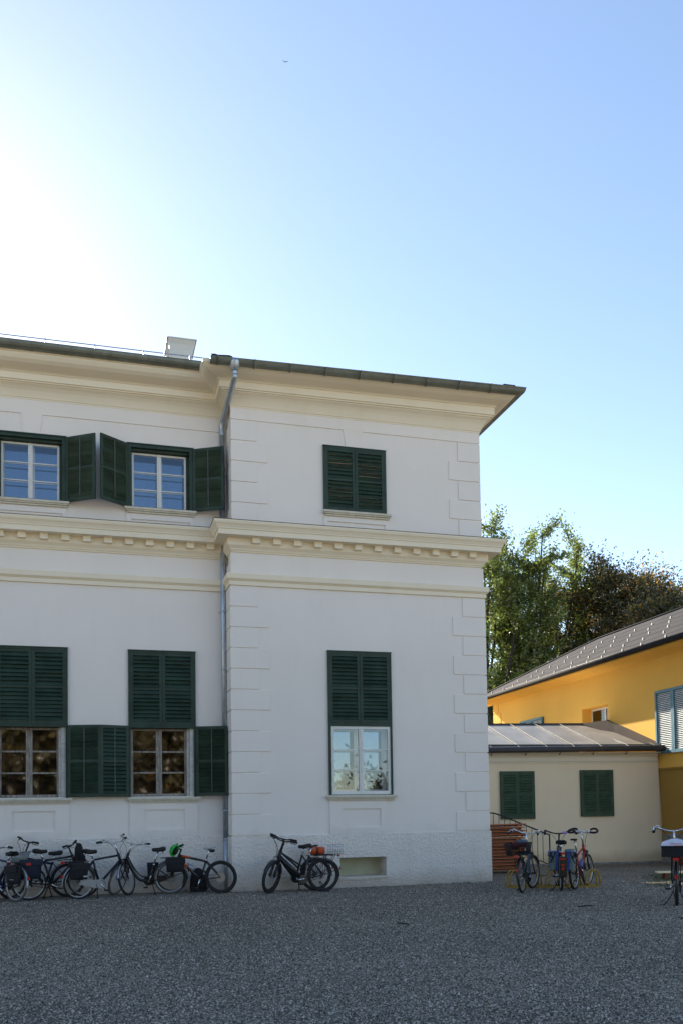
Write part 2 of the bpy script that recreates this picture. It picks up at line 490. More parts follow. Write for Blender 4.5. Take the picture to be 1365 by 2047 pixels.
F = np.array([(0, 1, 4), (1, 2, 4), (2, 3, 4), (3, 0, 4), (1, 0, 5), (2, 1, 5), (3, 2, 5), (0, 3, 5)])
F = (F[None]+(np.arange(n)*6)[:, None, None]).reshape(-1)
me = bpy.data.meshes.new('gravel')
me.vertices.add(6*n); me.vertices.foreach_set('co', V.ravel())
me.loops.add(len(F)); me.loops.foreach_set('vertex_index', F)
me.polygons.add(8*n); me.polygons.foreach_set('loop_start', np.arange(8*n)*3)
me.materials.append(MATS['pebble']); me.update(calc_edges=True)
a_ = me.attributes.new('tint', 'FLOAT', 'POINT'); a_.data.foreach_set('value', np.repeat(rg.random(n), 6).astype(np.float32))
o = bpy.data.objects.new('gravel', me); C.objects.link(o); tag(o, kind='stuff')

# ---------------------------------------------------------------- the white house
D = .68
XU0, XU1, XL1 = .05, 5.92, 5.98
house = tag(empty('mansion', (3, 0, 0)), 'large pale mansion with green shutters, dentil ledge and a projecting corner wing', 'mansion')
def hp(mb, name, mats, **k):
    o = mb.build(name, mats, None, **k)
    o.parent = house; o.matrix_parent_inverse = Matrix.Translation((-3, 0, 0)); return o
def sub(mb, name, mats, par):
    o = mb.build(name, mats); o.parent = par; o.matrix_parent_inverse = par.matrix_basis.inverted()
    if par.parent: o.matrix_parent_inverse = Matrix.Identity(4)
    return o
# window openings (x0, x1, z0, z1)
LU = [(-4.86, -3.48, 8.44, 9.84), (-2.13, -.77, 8.44, 9.84)]
LL = [(-4.86, -3.46, 2.08, 3.62), (-2.13, -.73, 2.08, 3.62)]
PL = (2.17, 3.60, 2.06, 3.63)
wl = MB()
far_u = [(-4.86-2.72*k, -3.48-2.72*k, 8.44, 9.84) for k in (1, 2)]
far_l = [(-4.86-2.72*k, -3.46-2.72*k, 2.08, 3.62) for k in (1, 2)]
wl.panel(-12, XU0, 1.19, 7.2, D, LL+far_l, .42)
wl.panel(-12, XU0, 7.2, 11.1, D, LU+far_u, .30)
wl.panel(0, XL1, 1.19, 7.2, 0, [PL], .40)
wl.panel(XU0, XU1, 7.2, 11.1, 0, [], .3)
# side, back and inner room walls
wl.box(-.004, .30, .004, .9, 1.19, 7.2); wl.box(XU0, .35, .004, .9, 7.21, 11.1)
wl.box(XL1-.3, XL1, .004, 12, 1.19, 7.2); wl.box(XU1-.3, XU1, .004, 12, 7.21, 11.1)
wl.box(-12, XL1, 11.8, 12.1, 0, 11.1); wl.box(-12.1, -11.9, D+.01, 12, 0, 11.1)
wl.mi = 1
wl.box(-11.9, XL1-.31, 2.6, 2.8, 0, 11); wl.box(-11.9, XL1-.31, D+.5, 2.6, 5.9, 6.2); wl.box(-11.9, XL1-.31, D+.5, 2.6, 1.0, 1.25)
wl.box(-11.9, XL1-.31, .55, 2.6, 10.95, 11.08)
wall = hp(wl, 'wall', ['wall_plaster', 'room_dark'])

# plinth with the recessed basement hatch
pl = MB()
H = (2.36, 3.44, .24, .665)
pl.panel(-12, .0, 0, 1.18, D-.05, [], .3)
pl.panel(-.04, XL1+.045, 0, 1.18, -.045, [H], .5)
pl.box(-.04, -.02, -.044, D-.05, 0, 1.18)
pl.add([(XL1+.045, -.045, 0), (XL1+.045, 12.1, 0), (XL1+.045, 12.1, 1.18), (XL1+.045, -.045, 1.18)], [(0, 1, 2, 3)])
pl.add([(-12, D-.05, 1.18), (-.04, D-.05, 1.18), (-.04, D+.01, 1.2), (-12, D+.01, 1.2)], [(0, 1, 2, 3)])
pl.add([(-.04, -.045, 1.18), (XL1+.045, -.045, 1.18), (XL1+.045, .01, 1.2), (-.04, .01, 1.2)], [(0, 1, 2, 3)])
plinth = hp(pl, 'plinth', 'plinth_plaster')
hb = MB(); hb.box(2.18, 3.46, .43, .46, .225, .675)
hatch = hp(hb, 'basement_hatch', 'hatch_board')
hs = MB(); hs.prism([(2.33, .235), (3.47, .235), (3.50, .20), (3.1, .185), (2.8, .165), (2.45, .18), (2.33, .15)], -.075, .42)
sub(hs, 'sill', 'sill_stone', hatch)

# quoins
def quoin(x0, x1, z0, z1, y1):
    m = MB(); m.box(x0, x1, -.024, y1, z0+.010, z1-.010)
    hp(m, 'quoin', 'wall_plaster', bevel=.006)
zl = [6.655-k*(6.655-1.20)/12 for k in range(13)]
for k in range(12):
    lng = k % 2
    quoin(-.026, .84 if lng else .60, zl[k+1], zl[k], D-.0)
    quoin(5.17 if lng else 5.42, XL1+.026, zl[k+1], zl[k], .8)
zu = [10.36-k*.462 for k in range(6)]; zu[5] = 7.97
for k in range(5):
    lng = k % 2
    if k < 4 or True:
        quoin(XU0-.026, .84 if lng else .60, zu[k+1], zu[k], D)
    quoin(5.15 if lng else 5.38, XU1+.026, zu[k+1] if k < 4 else 8.02, zu[k], .8)

# frieze band with keystones above the upper windows
def frieze(x0, x1, y, keys, zb, zt, key_b):
    m = MB(); m.box(x0, x1, y-.022, y+.01, zb, zt)
    for kc in keys:
        m.prism([(kc-.17, key_b), (kc+.15, key_b), (kc+.215, zb+.004), (kc-.235, zb+.004)], y-.020, y+.01)
    return hp(m, 'frieze_band', 'wall_plaster')
frieze(XU0-.024, XU1+.024, 0, [2.82], 10.37, 10.66, 9.96)
frieze(-12, XU0-.03, D, [-4.15, -6.87, -9.6], 10.32, 10.64, 9.86)

# path around the house fronts (outside on the right)
def around(xi, xo): return [(-12, D), (xi, D), (xi, 0), (xo, 0), (xo, 11.9)]
# upper cornice
UP = [(-.05, 10.62), (.03, 10.62), (.035, 10.655), (.05, 10.66), (.055, 10.685), (.075, 10.73), (.11, 10.79), (.165, 10.845), (.225, 10.88), (.228, 10.90),
      (.265, 10.90), (.268, 10.93), (.30, 10.93), (.30, 11.07), (.325, 11.075), (.33, 11.09), (.37, 11.105), (.46, 11.12), (.56, 11.14), (.635, 11.17), (.675, 11.205), (.685, 11.225), (.705, 11.23), (.705, 11.31), (-.05, 11.35)]
def tilt(m, k=.022):
    m.v = [(x, y, z+max(0, x)*k*min(1.3, max(0, (z-10.72)/.6))) for x, y, z in m.v]; return m
cn = MB(); cn.sweep(around(XU0, XU1), UP)
cn.v = [(x, y, z+(.10*min(1, max(0, (z-11.1)/.13)) if x < .1 and y > -.046 else 0)) for x, y, z in cn.v]
cornice = hp(tilt(cn), 'cornice', 'trim_plaster')
# middle ledge with dentils
LG = [(-.05, 7.40), (.03, 7.40), (.035, 7.43), (.055, 7.435), (.07, 7.47), (.11, 7.51), (.13, 7.53), (.135, 7.685),
      (.365, 7.685), (.365, 7.795), (.385, 7.80), (.39, 7.825), (.40, 7.84), (.42, 7.875), (.45, 7.905), (.465, 7.945), (.465, 7.975), (-.05, 8.02)]
lg = MB(); lg.sweep(around(XU0, XU1), LG)
ledge = hp(lg, 'ledge', 'trim_plaster')
fl = MB(); fl.sweep(around(XU0, XU1), [(.02, 8.027), (.475, 7.985), (.475, 7.977), (.02, 8.019)])
sub(fl, 'flashing', 'dark_flashing', ledge)
def dentil(x, y):
    m = MB(); m.box(x-.082, x+.082, y-.235, y-.13, 7.565, 7.688)
    sub(m, 'dentil', 'trim_plaster', ledge)
x = .53
while x < 5.75:
    dentil(x, 0); x += .464
x = -.375
while x > -9:
    dentil(x, D); x -= .441
for k in range(12):
    m = MB(); m.box(XU1+.13, XU1+.235, .4+k*.46, .564+k*.46, 7.565, 7.688); sub(m, 'dentil', 'trim_plaster', ledge)
# string course
ST = [(-.05, 6.67), (.045, 6.67), (.045, 6.755), (.055, 6.765), (.075, 6.785), (.095, 6.80), (.10, 6.81), (.105, 6.905), (.085, 6.925), (-.05, 6.935)]
st = MB(); st.sweep(around(0, XL1), ST)
hp(st, 'string_course', 'trim_plaster')
blk = MB(); blk.panel(0, XU0, 7.19, 7.42, .0, [], .1); blk.box(0, XL1, .003, .3, 6.9, 7.38)
hp(blk, 'upper_frieze', 'wall_plaster')

# gutters
def gutter_prof(o, z, r=.105):
    pts = [(o+r*math.cos(a), z+r*math.sin(a)) for a in [PI+PI*i/8 for i in range(9)]]
    pts = pts+[(o+r+.012, z+.012), (o+r-.006, z+.02), (o+r-.012, z)]+[(o+(r-.012)*math.cos(a), z+(r-.012)*math.sin(a)) for a in [2*PI-PI*i/8 for i in range(1, 9)]]
    return pts
gt = MB()
gt.sweep([(-.50, -.0), (XU1, 0), (XU1, 11.9)], gutter_prof(.745, 11.29))
gt.prism([(-.85, 11.30), (-.64, 11.30), (-.665, 11.225), (-.72, 11.187), (-.77, 11.187), (-.825, 11.225)], -.505, -.495, 'x')
for i in range(10):
    x = -.35+.78*i
    if x < 6.6:
        gt.tube([(x, -.745+.111*math.cos(a), 11.29+.111*math.sin(a)) for a in [PI+PI*j/10 for j in range(11)]], .009, 5)
        gt.tube([(x, -.855, 11.29), (x, -.858, 11.33), (x, -.84, 11.335)], .007, 5)
tilt(gt)
gut = hp(gt, 'gutter', 'gutter_zinc')
for p in gut.data.polygons: p.use_smooth = True
gl = MB()
gl.sweep([(-12, D), (-.24, D)], gutter_prof(.75, 11.47, .125))
gl.prism([(D-.875, 11.47), (D-.625, 11.47), (D-.65, 11.39), (D-.72, 11.347), (D-.78, 11.347), (D-.85, 11.39)], -.245, -.235, 'x')
for i in range(15):
    x = -.95-.79*i
    gl.tube([(x, D-.75+.131*math.cos(a), 11.47+.131*math.sin(a)) for a in [PI+PI*j/10 for j in range(11)]], .006, 5)
hp(gl, 'gutter', 'gutter_zinc')
# roof: low hipped, dark sheet
rf = MB()
def hip(x0, x1, y0, y1, z, xr0, xr1, yr0, yr1, zr, tk=0):
    z1 = z+tk
    rf.add([(x0, y0, z), (x1, y0, z1), (x1, y1, z1), (x0, y1, z), (xr0, yr0, zr), (xr1, yr0, zr), (xr1, yr1, zr), (xr0, yr1, zr)],
           [(0, 1, 5, 4), (1, 2, 6, 5), (2, 3, 7, 6), (3, 0, 4, 7), (4, 5, 6, 7)])
hip(-.45, 6.70, -.82, 12.8, 11.325, 2.9, 3.1, 3.0, 9.0, 12.3, .145)
rf.add([(-12.5, -.12, 11.51), (-.46, -.12, 11.51), (-.46, 5, 12.5), (-12.5, 5, 12.5), (-12.5, 12.6, 11.4), (-.46, 12.6, 11.4)], [(0, 1, 2, 3), (3, 2, 5, 4), (1, 5, 2)])
# close the eaves under the roof edge
rf.box(-12.4, -.45, D-.64, D+.2, 11.485, 11.505)
rf.prism([(-.5, 11.335), (-.42, 11.345), (-.36, 11.33), (-.25, 11.34), (-.12, 11.35), (-.05, 11.33), (-.05, 11.31), (-.5, 11.31)], -.86, -.82)
rf.box(6.25, 6.55, -.74, -.40, 11.45, 11.53)
roof = hp(rf, 'roof', 'roof_sheet')
lr = MB()
lr.tube([(-12, -.02, 11.63), (-.42, -.02, 11.65), (-.3, -.3, 11.58), (-.15, -.62, 11.42)], .011, 6)
lr.tube([(-12, .13, 11.60), (-.6, .13, 11.62)], .007, 6)
for i in range(12):
    x = -.85-1.0*i
    lr.tube([(x, -.02, 11.5), (x, -.02, 11.64)], .008, 5); lr.box(x-.016, x+.016, -.045, .0, 11.615, 11.655)
sub(lr, 'snow_rail', 'chrome', roof)
ch = MB()
# chimney: shaft flares out to its crown
for a, b in (((0, 0), (1, 1)),):
    lv = [(11.8, 0), (12.95, 0), (13.15, .012), (13.32, .035), (13.45, .07), (13.56, .125)]
    vs = []
    for z, o in lv: vs += [(-1.02-o*.3, 3.0-o, z), (-.50+o, 3.0-o, z), (-.50+o, 3.7+o, z), (-1.02-o*.3, 3.7+o, z)]
    fs = []
    for i in range(len(lv)-1):
        for k in range(4): fs.append((i*4+k, i*4+(k+1) % 4, i*4+4+(k+1) % 4, i*4+4+k))
    ch.add(vs, fs)
ch.box(-1.10, -.355, 2.86, 3.84, 13.56, 13.585)
ch.prism([(-1.34, 11.9), (-1.02, 11.9), (-1.03, 13.54)], 3.1, 3.7)
chim = sub(ch, 'chimney', 'white_paint', roof)

# downpipe
dp = MB(); X, Y = -.075, .585
dp.tube(smooth_path([(.01, -.745, 11.18), (.01, -.745, 11.0), (-.0, -.66, 10.90), (-.06, .36, 10.58), (X-.01, .56, 10.44), (X-.01, Y, 10.2)], 6), .060, 12)
dp.tube([(X-.01, Y, 10.25), (X, Y, 1.1)], .060, 12)
dp.tube([(X, Y, 1.12), (X+.02, Y-.02, 0)], .066, 12)
dp.tube([(.01, -.75, 11.30), (.01, -.75, 11.25), (.01, -.75, 11.06)], [.125, .12, .065], 14)
for z in (9.45, 8.2, 7.3, 6.2, 4.9, 3.5, 1.75, 1.12): dp.tube([(X, Y, z-.02), (X, Y, z+.02)], .069, 12)
dp.tube([(X-.1, Y+.1, 9.3), (X+.1, Y-.02, 9.3)], .012, 6); dp.tube([(X-.1, Y+.1, 6.2), (X+.1, Y-.02, 6.2)], .012, 6)
hp(dp, 'downpipe', 'zinc_blue')

# ---------------------------------------------------------------- shutters and windows
def leaf(wd, ht, rod=False, slat='out', n=None, thick=.04):
    """louvred leaf, hinge at local x=0, z from 0"""
    m = MB(); s = .062 if wd > .5 else .05
    for a, b in ((0, s), (wd-s, wd)): m.box(a, b, -thick/2, thick/2, 0, ht)
    m.box(s-.001, wd-s+.001, -thick/2+.002, thick/2-.002, 0, .075); m.box(s-.001, wd-s+.001, -thick/2+.002, thick/2-.002, ht-.062, ht)
    mid = ht*.5
    m.box(s-.001, wd-s+.001, -thick/2+.002, thick/2-.002, mid-.03, mid+.03)
    for z0, z1 in ((.075, mid-.03), (mid+.03, ht-.062)):
        k = max(3, round((z1-z0)/.082)); pz = (z1-z0)/k
        for i in range(k):
            zc = z0+pz*(i+.5)
            an = R(31)+R(random.uniform(-8, 8))
            if slat == 'out': an = -an
            m.box(s+.002, wd-s-.002, -.007, .007, zc-pz*.60, zc+pz*.60, rx=an, rz=R(random.uniform(-.3, .3)))
    if rod:
        m.mi = 1; m.box(wd/2-.009, wd/2+.007, -thick/2-.012, -thick/2+.004, .1, ht-.07)
        m.mi = 0
        for z in (.03, ht-.03): m.box(0, .22, -thick/2-.008, -thick/2, z-.012, z+.012)
    return m
def put_leaf(par, x, y, z, wd, ht, ang, flip=False, **k):
    m = leaf(wd, ht, **k)
    vs = []
    for p in m.v:
        px, py = p[0], p[1]
        if flip: px = -px
        vs.append((x+px*math.cos(ang)-py*math.sin(ang), y+px*math.sin(ang)+py*math.cos(ang), z+p[2]))
    m.v = vs
    return sub(m, 'shutter', ['green_paint', 'tilt_rod'], par)
def casement(par, x0, x1, z0, z1, y, rows, wood, glass, fr=.05, mull=.075, bar=.022, nm='pane'):
    """two-leaf casement at depth y; returns frame mesh builder, panes go under the window"""
    m = MB(); xm = (x0+x1)/2
    m.box(x0, x0+fr, y, y+.05, z0, z1); m.box(x1-fr, x1, y, y+.05, z0, z1)
    m.box(x0+fr, x1-fr, y+.001, y+.049, z1-fr, z1); m.box(x0+fr, x1-fr, y+.001, y+.049, z0, z0+fr*1.2)
    m.box(xm-mull/2, xm+mull/2, y-.008, y+.052, z0+.001, z1-.001); m.box(xm-.012, xm+.012, y-.02, y-.008, z0+.01, z1-.01)
    h = (z1-z0-fr*2.2)/rows
    for a, b in ((x0+fr, xm-mull/2), (xm+mull/2, x1-fr)):
        for i in range(1, rows):
            z = z0+fr*1.2+h*i
            m.box(a, b, y+.008, y+.042, z-bar/2, z+bar/2)
        for i in range(rows):
            z = z0+fr*1.2+h*i
            gm = MB(); t = random.uniform(-.004, .004); u = random.uniform(-.004, .004)
            gm.add([(a+.001, y+.025-t, z), (b-.001, y+.025+t, z+0), (b-.001, y+.025+t+u, z+h), (a+.001, y+.025-t+u, z+h)], [(0, 1, 2, 3)])
            sub(gm, nm, glass, par)
    return m
def window_obj(fr_mb, mats):
    return hp(fr_mb, 'window', mats)
def sill_and_apron(par, x0, x1, z, y, a0, a1, p=None, border=True):
    m = MB()
    m.box(x0, x1, y-.13, y+.02, z-.045, z); m.box(x0+.025, x1-.025, y-.105, y+.02, z-.075, z-.046); m.box(x0+.05, x1-.05, y-.07, y+.02, z-.115, z-.076)
    sub(m, 'sill', 'sill_stone', par)
    if p:
        b = MB(); X0, X1, Z0, Z1 = p; e0, e1, b0, b1 = a0, a1, 1.19, z-.116
        if z > 5: b0 = 8.0
        # raised apron with sunken field
        t = .030
        b.box(e0, X0, y-t, y+.004, b0, b1); b.box(X1, e1, y-t, y+.004, b0, b1)
        b.box(X0, X1, y-t, y+.004, Z1, b1); b.box(X0, X1, y-t, y+.004, b0, Z0) if Z0 > b0 else None
        sub(b, 'apron', 'wall_plaster', par)

def upper_window(x0, x1, rleaf, lleaf):
    """x0..x1 the outer green surround at the wall face"""
    z0, z1 = 8.44, 9.86; y = D
    m = MB()
    t = .085
    m.box(x0, x0+t, y-.05, y+.19, z0, z1); m.box(x1-t, x1, y-.05, y+.19, z0, z1)
    m.box(x0+t, x1-t, y-.05, y+.19, z1-.07, z1); m.box(x0+t, x1-t, y-.048, y+.19, z0, z0+.03)
    m.box(x0+t+.001, x1-t-.001, y+.02, y+.188, z1-.12, z1-.071)
    m.box(x0-.012, x1+.012, y-.07, y+.0, z1+.001, z1+.025)
    m.box(x1-t-.06, x1-t, y+.10, y+.187, z0+.03, z1-.12); m.box(x0+t, x0+t+.02, y+.10, y+.187, z0+.03, z1-.12)
    win = window_obj(m, 'green_paint')
    c = casement(win, x0+t+.021, x1-t-.061, z0+.031, z1-.13, y+.12, 3, None, 'glass', fr=.042, mull=.09, bar=.02)
    sub(c, 'casement', 'white_paint', win)
    c2 = casement(win, x0+t+.0, x1-t-.0, z0+.02, z1-.05, y+.32, 3, None, 'glass_inner', fr=.07, mull=.12, bar=.024, nm='inner_pane')
    sub(c2, 'inner_casement', 'white_paint', win)
    cu = MB(); cu.box(x0, x0+.42, y+.55, y+.56, z0, z1-.3); cu.box(x1-.5, x1-.1, y+.55, y+.56, z0, z1-.3)
    sub(cu, 'curtain', 'curtain', win)
    wd = (x1-x0)/2
    if rleaf is not None: put_leaf(win, x1, y-.06, z0-.005, wd, z1-z0+.0, -rleaf, rod=True, slat='in')
    if lleaf is not None: put_leaf(win, x0, y-.06, z0-.005, wd, z1-z0+.0, lleaf, flip=True, rod=True, slat='in')
    sill_and_apron(win, x0-.06, x1+.06, z0-.005, y, x0-.02, x1+.0, (x0+.08, x1-.08, 8.0, 8.19))
    return win
upper_window(-4.89, -3.45, R(33), R(40))
upper_window(-2.165, -.725, R(28), R(37))
upper_window(-7.61, -6.17, R(33), R(40))

def closed_pair(par, x0, x1, z0, z1, y, th=.05):
    wd = (x1-x0)/2-.045
    put_leaf(par, x0+.045, y, z0, wd-.004, z1-z0, 0)
    put_leaf(par, x1-.045, y, z0, wd-.004, z1-z0, 0, flip=True)
def green_case(x0, x1, z0, z1, y, zm=None, back=.2):
    m = MB(); t = .045
    m.box(x0, x0+t, y-.055, y+back, z0, z1); m.box(x1-t, x1, y-.055, y+back, z0, z1)
    m.box(x0+t, x1-t, y-.055, y+back, z1-t, z1)
    if zm: m.box(x0+t, x1-t, y-.053, y+back, zm-.05, zm+.02)
    else: m.box(x0+t, x1-t, y-.053, y+back, z0, z0+.03)
    m.box(x0-.01, x1+.01, y-.068, y, z1+.001, z1+.016)
    # dark board behind the louvres
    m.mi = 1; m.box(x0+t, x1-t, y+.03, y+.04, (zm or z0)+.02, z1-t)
    return m
def lower_window(x0, x1, rleaf, lleaf, lw=.70):
    y = D; z0, zm, z1 = 2.07, 3.63, 5.275
    m = green_case(x0, x1, z0, z1, y, zm)
    m.mi = 0; m.v = m.v
    win = window_obj(m, ['green_paint', 'room_dark'])
    closed_pair(win, x0, x1, zm+.021, z1-.046, y-.03)
    c = casement(win, x0+.06, x1-.19, z0+.02, zm-.055, y+.16, 3, None, 'glass_dark', fr=.045, mull=.13, bar=.035)
    c.box(x0+.045, x0+.06, y+.05, y+.3, z0+.02, zm-.06)
    sub(c, 'casement', 'weathered_wood', win)
    rv = MB(); rv.box(x1-.19, x1-.135, y+.05, y+.22, z0+.01, zm-.055); rv.box(x1-.134, x1-.046, y+.0, y+.03, z0+.01, zm-.055)
    sub(rv, 'jamb', 'weathered_white', win)
    if rleaf is not None: put_leaf(win, x1, y-.06, z0+.01, lw, zm-z0-.02, -rleaf, rod=True, slat='in')
    if lleaf is not None: put_leaf(win, x0, y-.06, z0+.01, lw-.08, zm-z0-.02, lleaf, flip=True, rod=True, slat='out')
    sill_and_apron(win, x0-.03, x1+.09, z0-.005, y, x0+.02, x1+.03, (x0+.33, x1-.26, 1.36, 1.79))
    return win
lower_window(-4.88, -3.425, R(14), R(14))
lower_window(-2.165, -.71, R(18), R(16))
lower_window(-7.6, -6.145, R(14), R(14))
# wing: closed upper window
m = green_case(2.11, 3.585, 8.475, 9.955, 0)
win = window_obj(m, ['green_paint', 'room_dark'])
closed_pair(win, 2.11, 3.585, 8.505, 9.91, -.03)
sill_and_apron(win, 2.09, 3.68, 8.47, 0, 2.11, 3.64, (2.20, 3.55, 8.0, 8.24))
# wing: lower window with a white double casement
m = green_case(2.145, 3.63, 2.06, 5.285, 0, 3.655)
win = window_obj(m, ['green_paint', 'room_dark'])
closed_pair(win, 2.145, 3.63, 3.68, 5.24, -.03)
c = casement(win, 2.205, 3.585, 2.075, 3.60, -.03, 3, None, 'glass', fr=.062, mull=.105, bar=.02)
for z in (2.3, 2.85, 3.42):
    c.box(2.172, 2.204, -.035, -.01, z-.025, z+.025); c.box(3.586, 3.612, -.035, -.01, z-.025, z+.025)
sub(c, 'casement', 'white_paint', win)
c = casement(win, 2.19, 3.58, 2.07, 3.62, .30, 3, None, 'glass_inner', fr=.10, mull=.13, bar=.035, nm='inner_pane')
sub(c, 'inner_casement', 'white_paint', win)
sill_and_apron(win, 2.08, 3.70, 2.055, 0, 2.15, 3.46, (2.44, 3.34, 1.335, 1.75))

# low weeds where the wall meets the gravel
random.seed(21); g = MB()
for _ in range(70):
    x = random.choice([random.uniform(-5, -.1), random.uniform(.1, 6.0), random.uniform(4.2, 6.1)]); y = (D-.07 if x < 0 else -.06)-abs(random.gauss(0, .04))
    for k in range(random.randint(3, 9)):
        a = random.uniform(0, 2*PI); h = random.uniform(.015, .06); xx = x+random.gauss(0, .03); yy = y+random.gauss(0, .015)
        g.add([(xx-.004*math.cos(a), yy-.004*math.sin(a), 0), (xx+.004*math.cos(a), yy+.004*math.sin(a), 0), (xx+random.gauss(0, .02), yy+random.gauss(0, .015), h)], [(0, 1, 2)])
tag(g.build('weeds', 'grass_green'), kind='stuff')
# ---------------------------------------------------------------- yellow house behind, its side wall running away from us
YB = .03
yh = tag(empty('yellow_house', (13.73, 4.45, 0), (0, 0, -YB)), 'ochre yellow house with blue shutters and dark hipped metal roof', 'house')
def yp(mb, name, mats, par=None, **k):
    o = mb.build(name, mats, par or yh, **k); return o
m = MB()
def xpanel(m, y0, y1, z0, z1, x, holes, depth):
    t = MB(); t.panel(y0, y1, z0, z1, 0, holes, depth)
    m.add([(x+p[1], p[0], p[2]) for p in t.v], t.f)
YL = 12.3
xpanel(m, -3.3, YL, 2.86, 6.3, 0, [(2.84, 4.58, 3.9, 5.18)], .42)
m.box(.02, 12, YL-.3, YL, 0, 6.3); m.box(.02, 12, -3.3, -3.0, 0, 6.3)
m.box(.43, .5, 2.6, 4.8, 3.8, 5.4)
# quoins in relief at the far corner
for k in range(8):
    w_ = .75 if k % 2 else .5
    m.box(-.022, .2, YL-w_, YL+.022, 6.3-(k+1)*.46+.012, 6.3-k*.46-.012)
# plaster cove under the eaves
m.prism([(0, 6.24), (-.05, 6.26), (-.12, 6.30), (-.35, 6.34), (-.62, 6.36), (-.62, 6.40), (.05, 6.40)], -3.9, YL+.6)
yp(m, 'wall', 'yellow_plaster')
m = MB(); xpanel(m, -3.3, YL, 0, 2.80, .03, [], .1); m.box(.0, .05, -3.3, YL, 2.80, 2.862)
m.box(-.02, .02, -3.3, YL, 2.80, 2.86)
yp(m, 'lower_wall', 'ochre_plaster')
m = MB(); xpanel(m, -3.3, -.1, 0, .86, .01, [], .1)
m.add([(.01, -3.3, .86), (.01, -.1, .86), (.04, -.1, .88), (.04, -3.3, .88)], [(0, 1, 2, 3)])
yp(m, 'stone_base', 'stone_base')
# roof
m = MB(); ex, ez, rx, rz = -.8, 6.46, 3.3, 8.66
ye, yr, yn = YL+.8, YL-3.2, -4.1
m.add([(ex, yn, ez), (ex, ye, ez), (rx, yr, rz), (rx, yn, rz), (rx*2-ex, yn, ez), (rx*2-ex, ye, ez)], [(0, 1, 2, 3), (1, 5, 2), (3, 2, 5, 4), (0, 3, 4)])
m.add([(ex, yn, ez-.05), (ex, ye, ez-.05), (rx*2-ex, ye, ez-.05), (rx*2-ex, yn, ez-.05)], [(0, 1, 2, 3)])
# sheet courses as low steps
sl_ = (rz-ez)/(rx-ex)
for k in range(1, 6):
    o = k*.68; x = ex+o; y1 = ye-o*(ye-yr)/(rx-ex)
    m.add([(x, yn, ez+sl_*o+.004), (x, y1, ez+sl_*o+.004), (x+.004, y1, ez+sl_*(o+.004)+.016), (x+.004, yn, ez+sl_*(o+.004)+.016), (x+.66, y1-.6, ez+sl_*(o+.66)+.004), (x+.66, yn, ez+sl_*(o+.66)+.004)], [(0, 1, 2, 3), (3, 2, 4, 5)])
m.tube([(rx, yn, rz+.02), (rx, yr, rz+.02), (ex, ye, ez+.02)], .05, 6)
m.tube([(ex-.03, yn, ez-.02), (ex-.03, ye, ez-.02)], .07, 8)
yroof = yp(m, 'roof', 'roof_sheet')
m = MB(); m.tube([(ex-.075, yn, ez+.050), (ex-.075, ye-4.0, ez+.050)], .006, 5)
sub(m, 'eave_trim', 'seam_metal', yroof)
gm = MB(); gm.prism([(-.04, 0), (.04, 0), (.03, .07), (.02, .075)], -.028, .028)
proto = None
for k in range(5):
    o = .30+k*.66
    for j in range(16):
        y = ye-1.4-o*1.1-j*1.15-[0, .62, .27, .85, .45][k]+random.uniform(-.12, .12)
        if y < yn+.5: continue
        if proto is None:
            proto = gm.build('snow_guard', 'guard_metal', yroof); q = proto
        else:
            q = proto.copy(); C.objects.link(q); q.parent = yroof
        q.location = (ex+o, y, ez+sl_*o+.004); q.rotation_euler = (0, -math.atan(sl_), 0)
# narrow window in the deep recess
m = MB()
X = .36
for a, b in ((2.86, 2.93), (3.60, 3.67), (4.50, 4.57)): m.box(X, X+.05, a, b, 3.9, 5.17)
m.box(X+.001, X+.049, 2.9, 4.55, 5.10, 5.169); m.box(X+.001, X+.049, 2.9, 4.55, 3.9, 3.97)
yw = yp(m, 'window', 'white_paint')
for a, b in ((2.93, 3.60), (3.67, 4.50)):
    g_ = MB(); g_.add([(X+.02, a, 3.97), (X+.02, b, 3.97), (X+.02, b, 5.1), (X+.02, a, 5.1)], [(0, 1, 2, 3)]); sub(g_, 'pane', 'glass_far', yw)
# blue shutters
def blue_pair(y0, y1, z0, z1):
    m = MB(); x = -.05
    m.box(-.02, .0, y0, y1, z0, z1)
    w_ = yp(m, 'window', 'black_matte')
    ym = (y0+y1)/2
    for a, b in ((y0, ym-.003), (ym+.003, y1)):
        s = MB(); t = .075
        s.box(x-.045, x+.025, a, a+t, z0, z1); s.box(x-.045, x+.025, b-t, b, z0, z1)
        s.box(x-.043, x+.023, a+t, b-t, z0, z0+.09); s.box(x-.043, x+.023, a+t, b-t, z1-.08, z1)
        zm = (z0+z1)/2+.05
        s.mi = 1
        n = round((z1-z0-.17)/.055)
        for i in range(n):
            z = z0+.09+(i+.5)*(z1-z0-.17)/n
            s.box(x-.022, x+.024, a+t+.001, b-t-.001, z-.005, z+.005, ry=R(-42))
        sub(s, 'shutter', ['blue_paint', 'blue_slat_sunlit'], w_)
blue_pair(-1.80, -.02, 3.29, 5.21)
blue_pair(7.55, 9.5, 3.4, 5.23)

# ---------------------------------------------------------------- low annex between the two
AN = .1
ax = tag(empty('annex', (12.4036, 4.58, 0), (0, 0, -AN)), 'low cream annex with grey standing seam lean to roof and two closed green shutters', 'annex')
def ap(mb, name, mats, par=None, **k): return mb.build(name, mats, par or ax, **k)
m = MB()
m.panel(-8, 1.30, 0, 3.34, 0, [], .1)
m.add([(1.30, 0, 0), (1.30, .8, 0), (1.30, .8, 3.3), (1.30, 0, 3.3)], [(0, 1, 2, 3)])
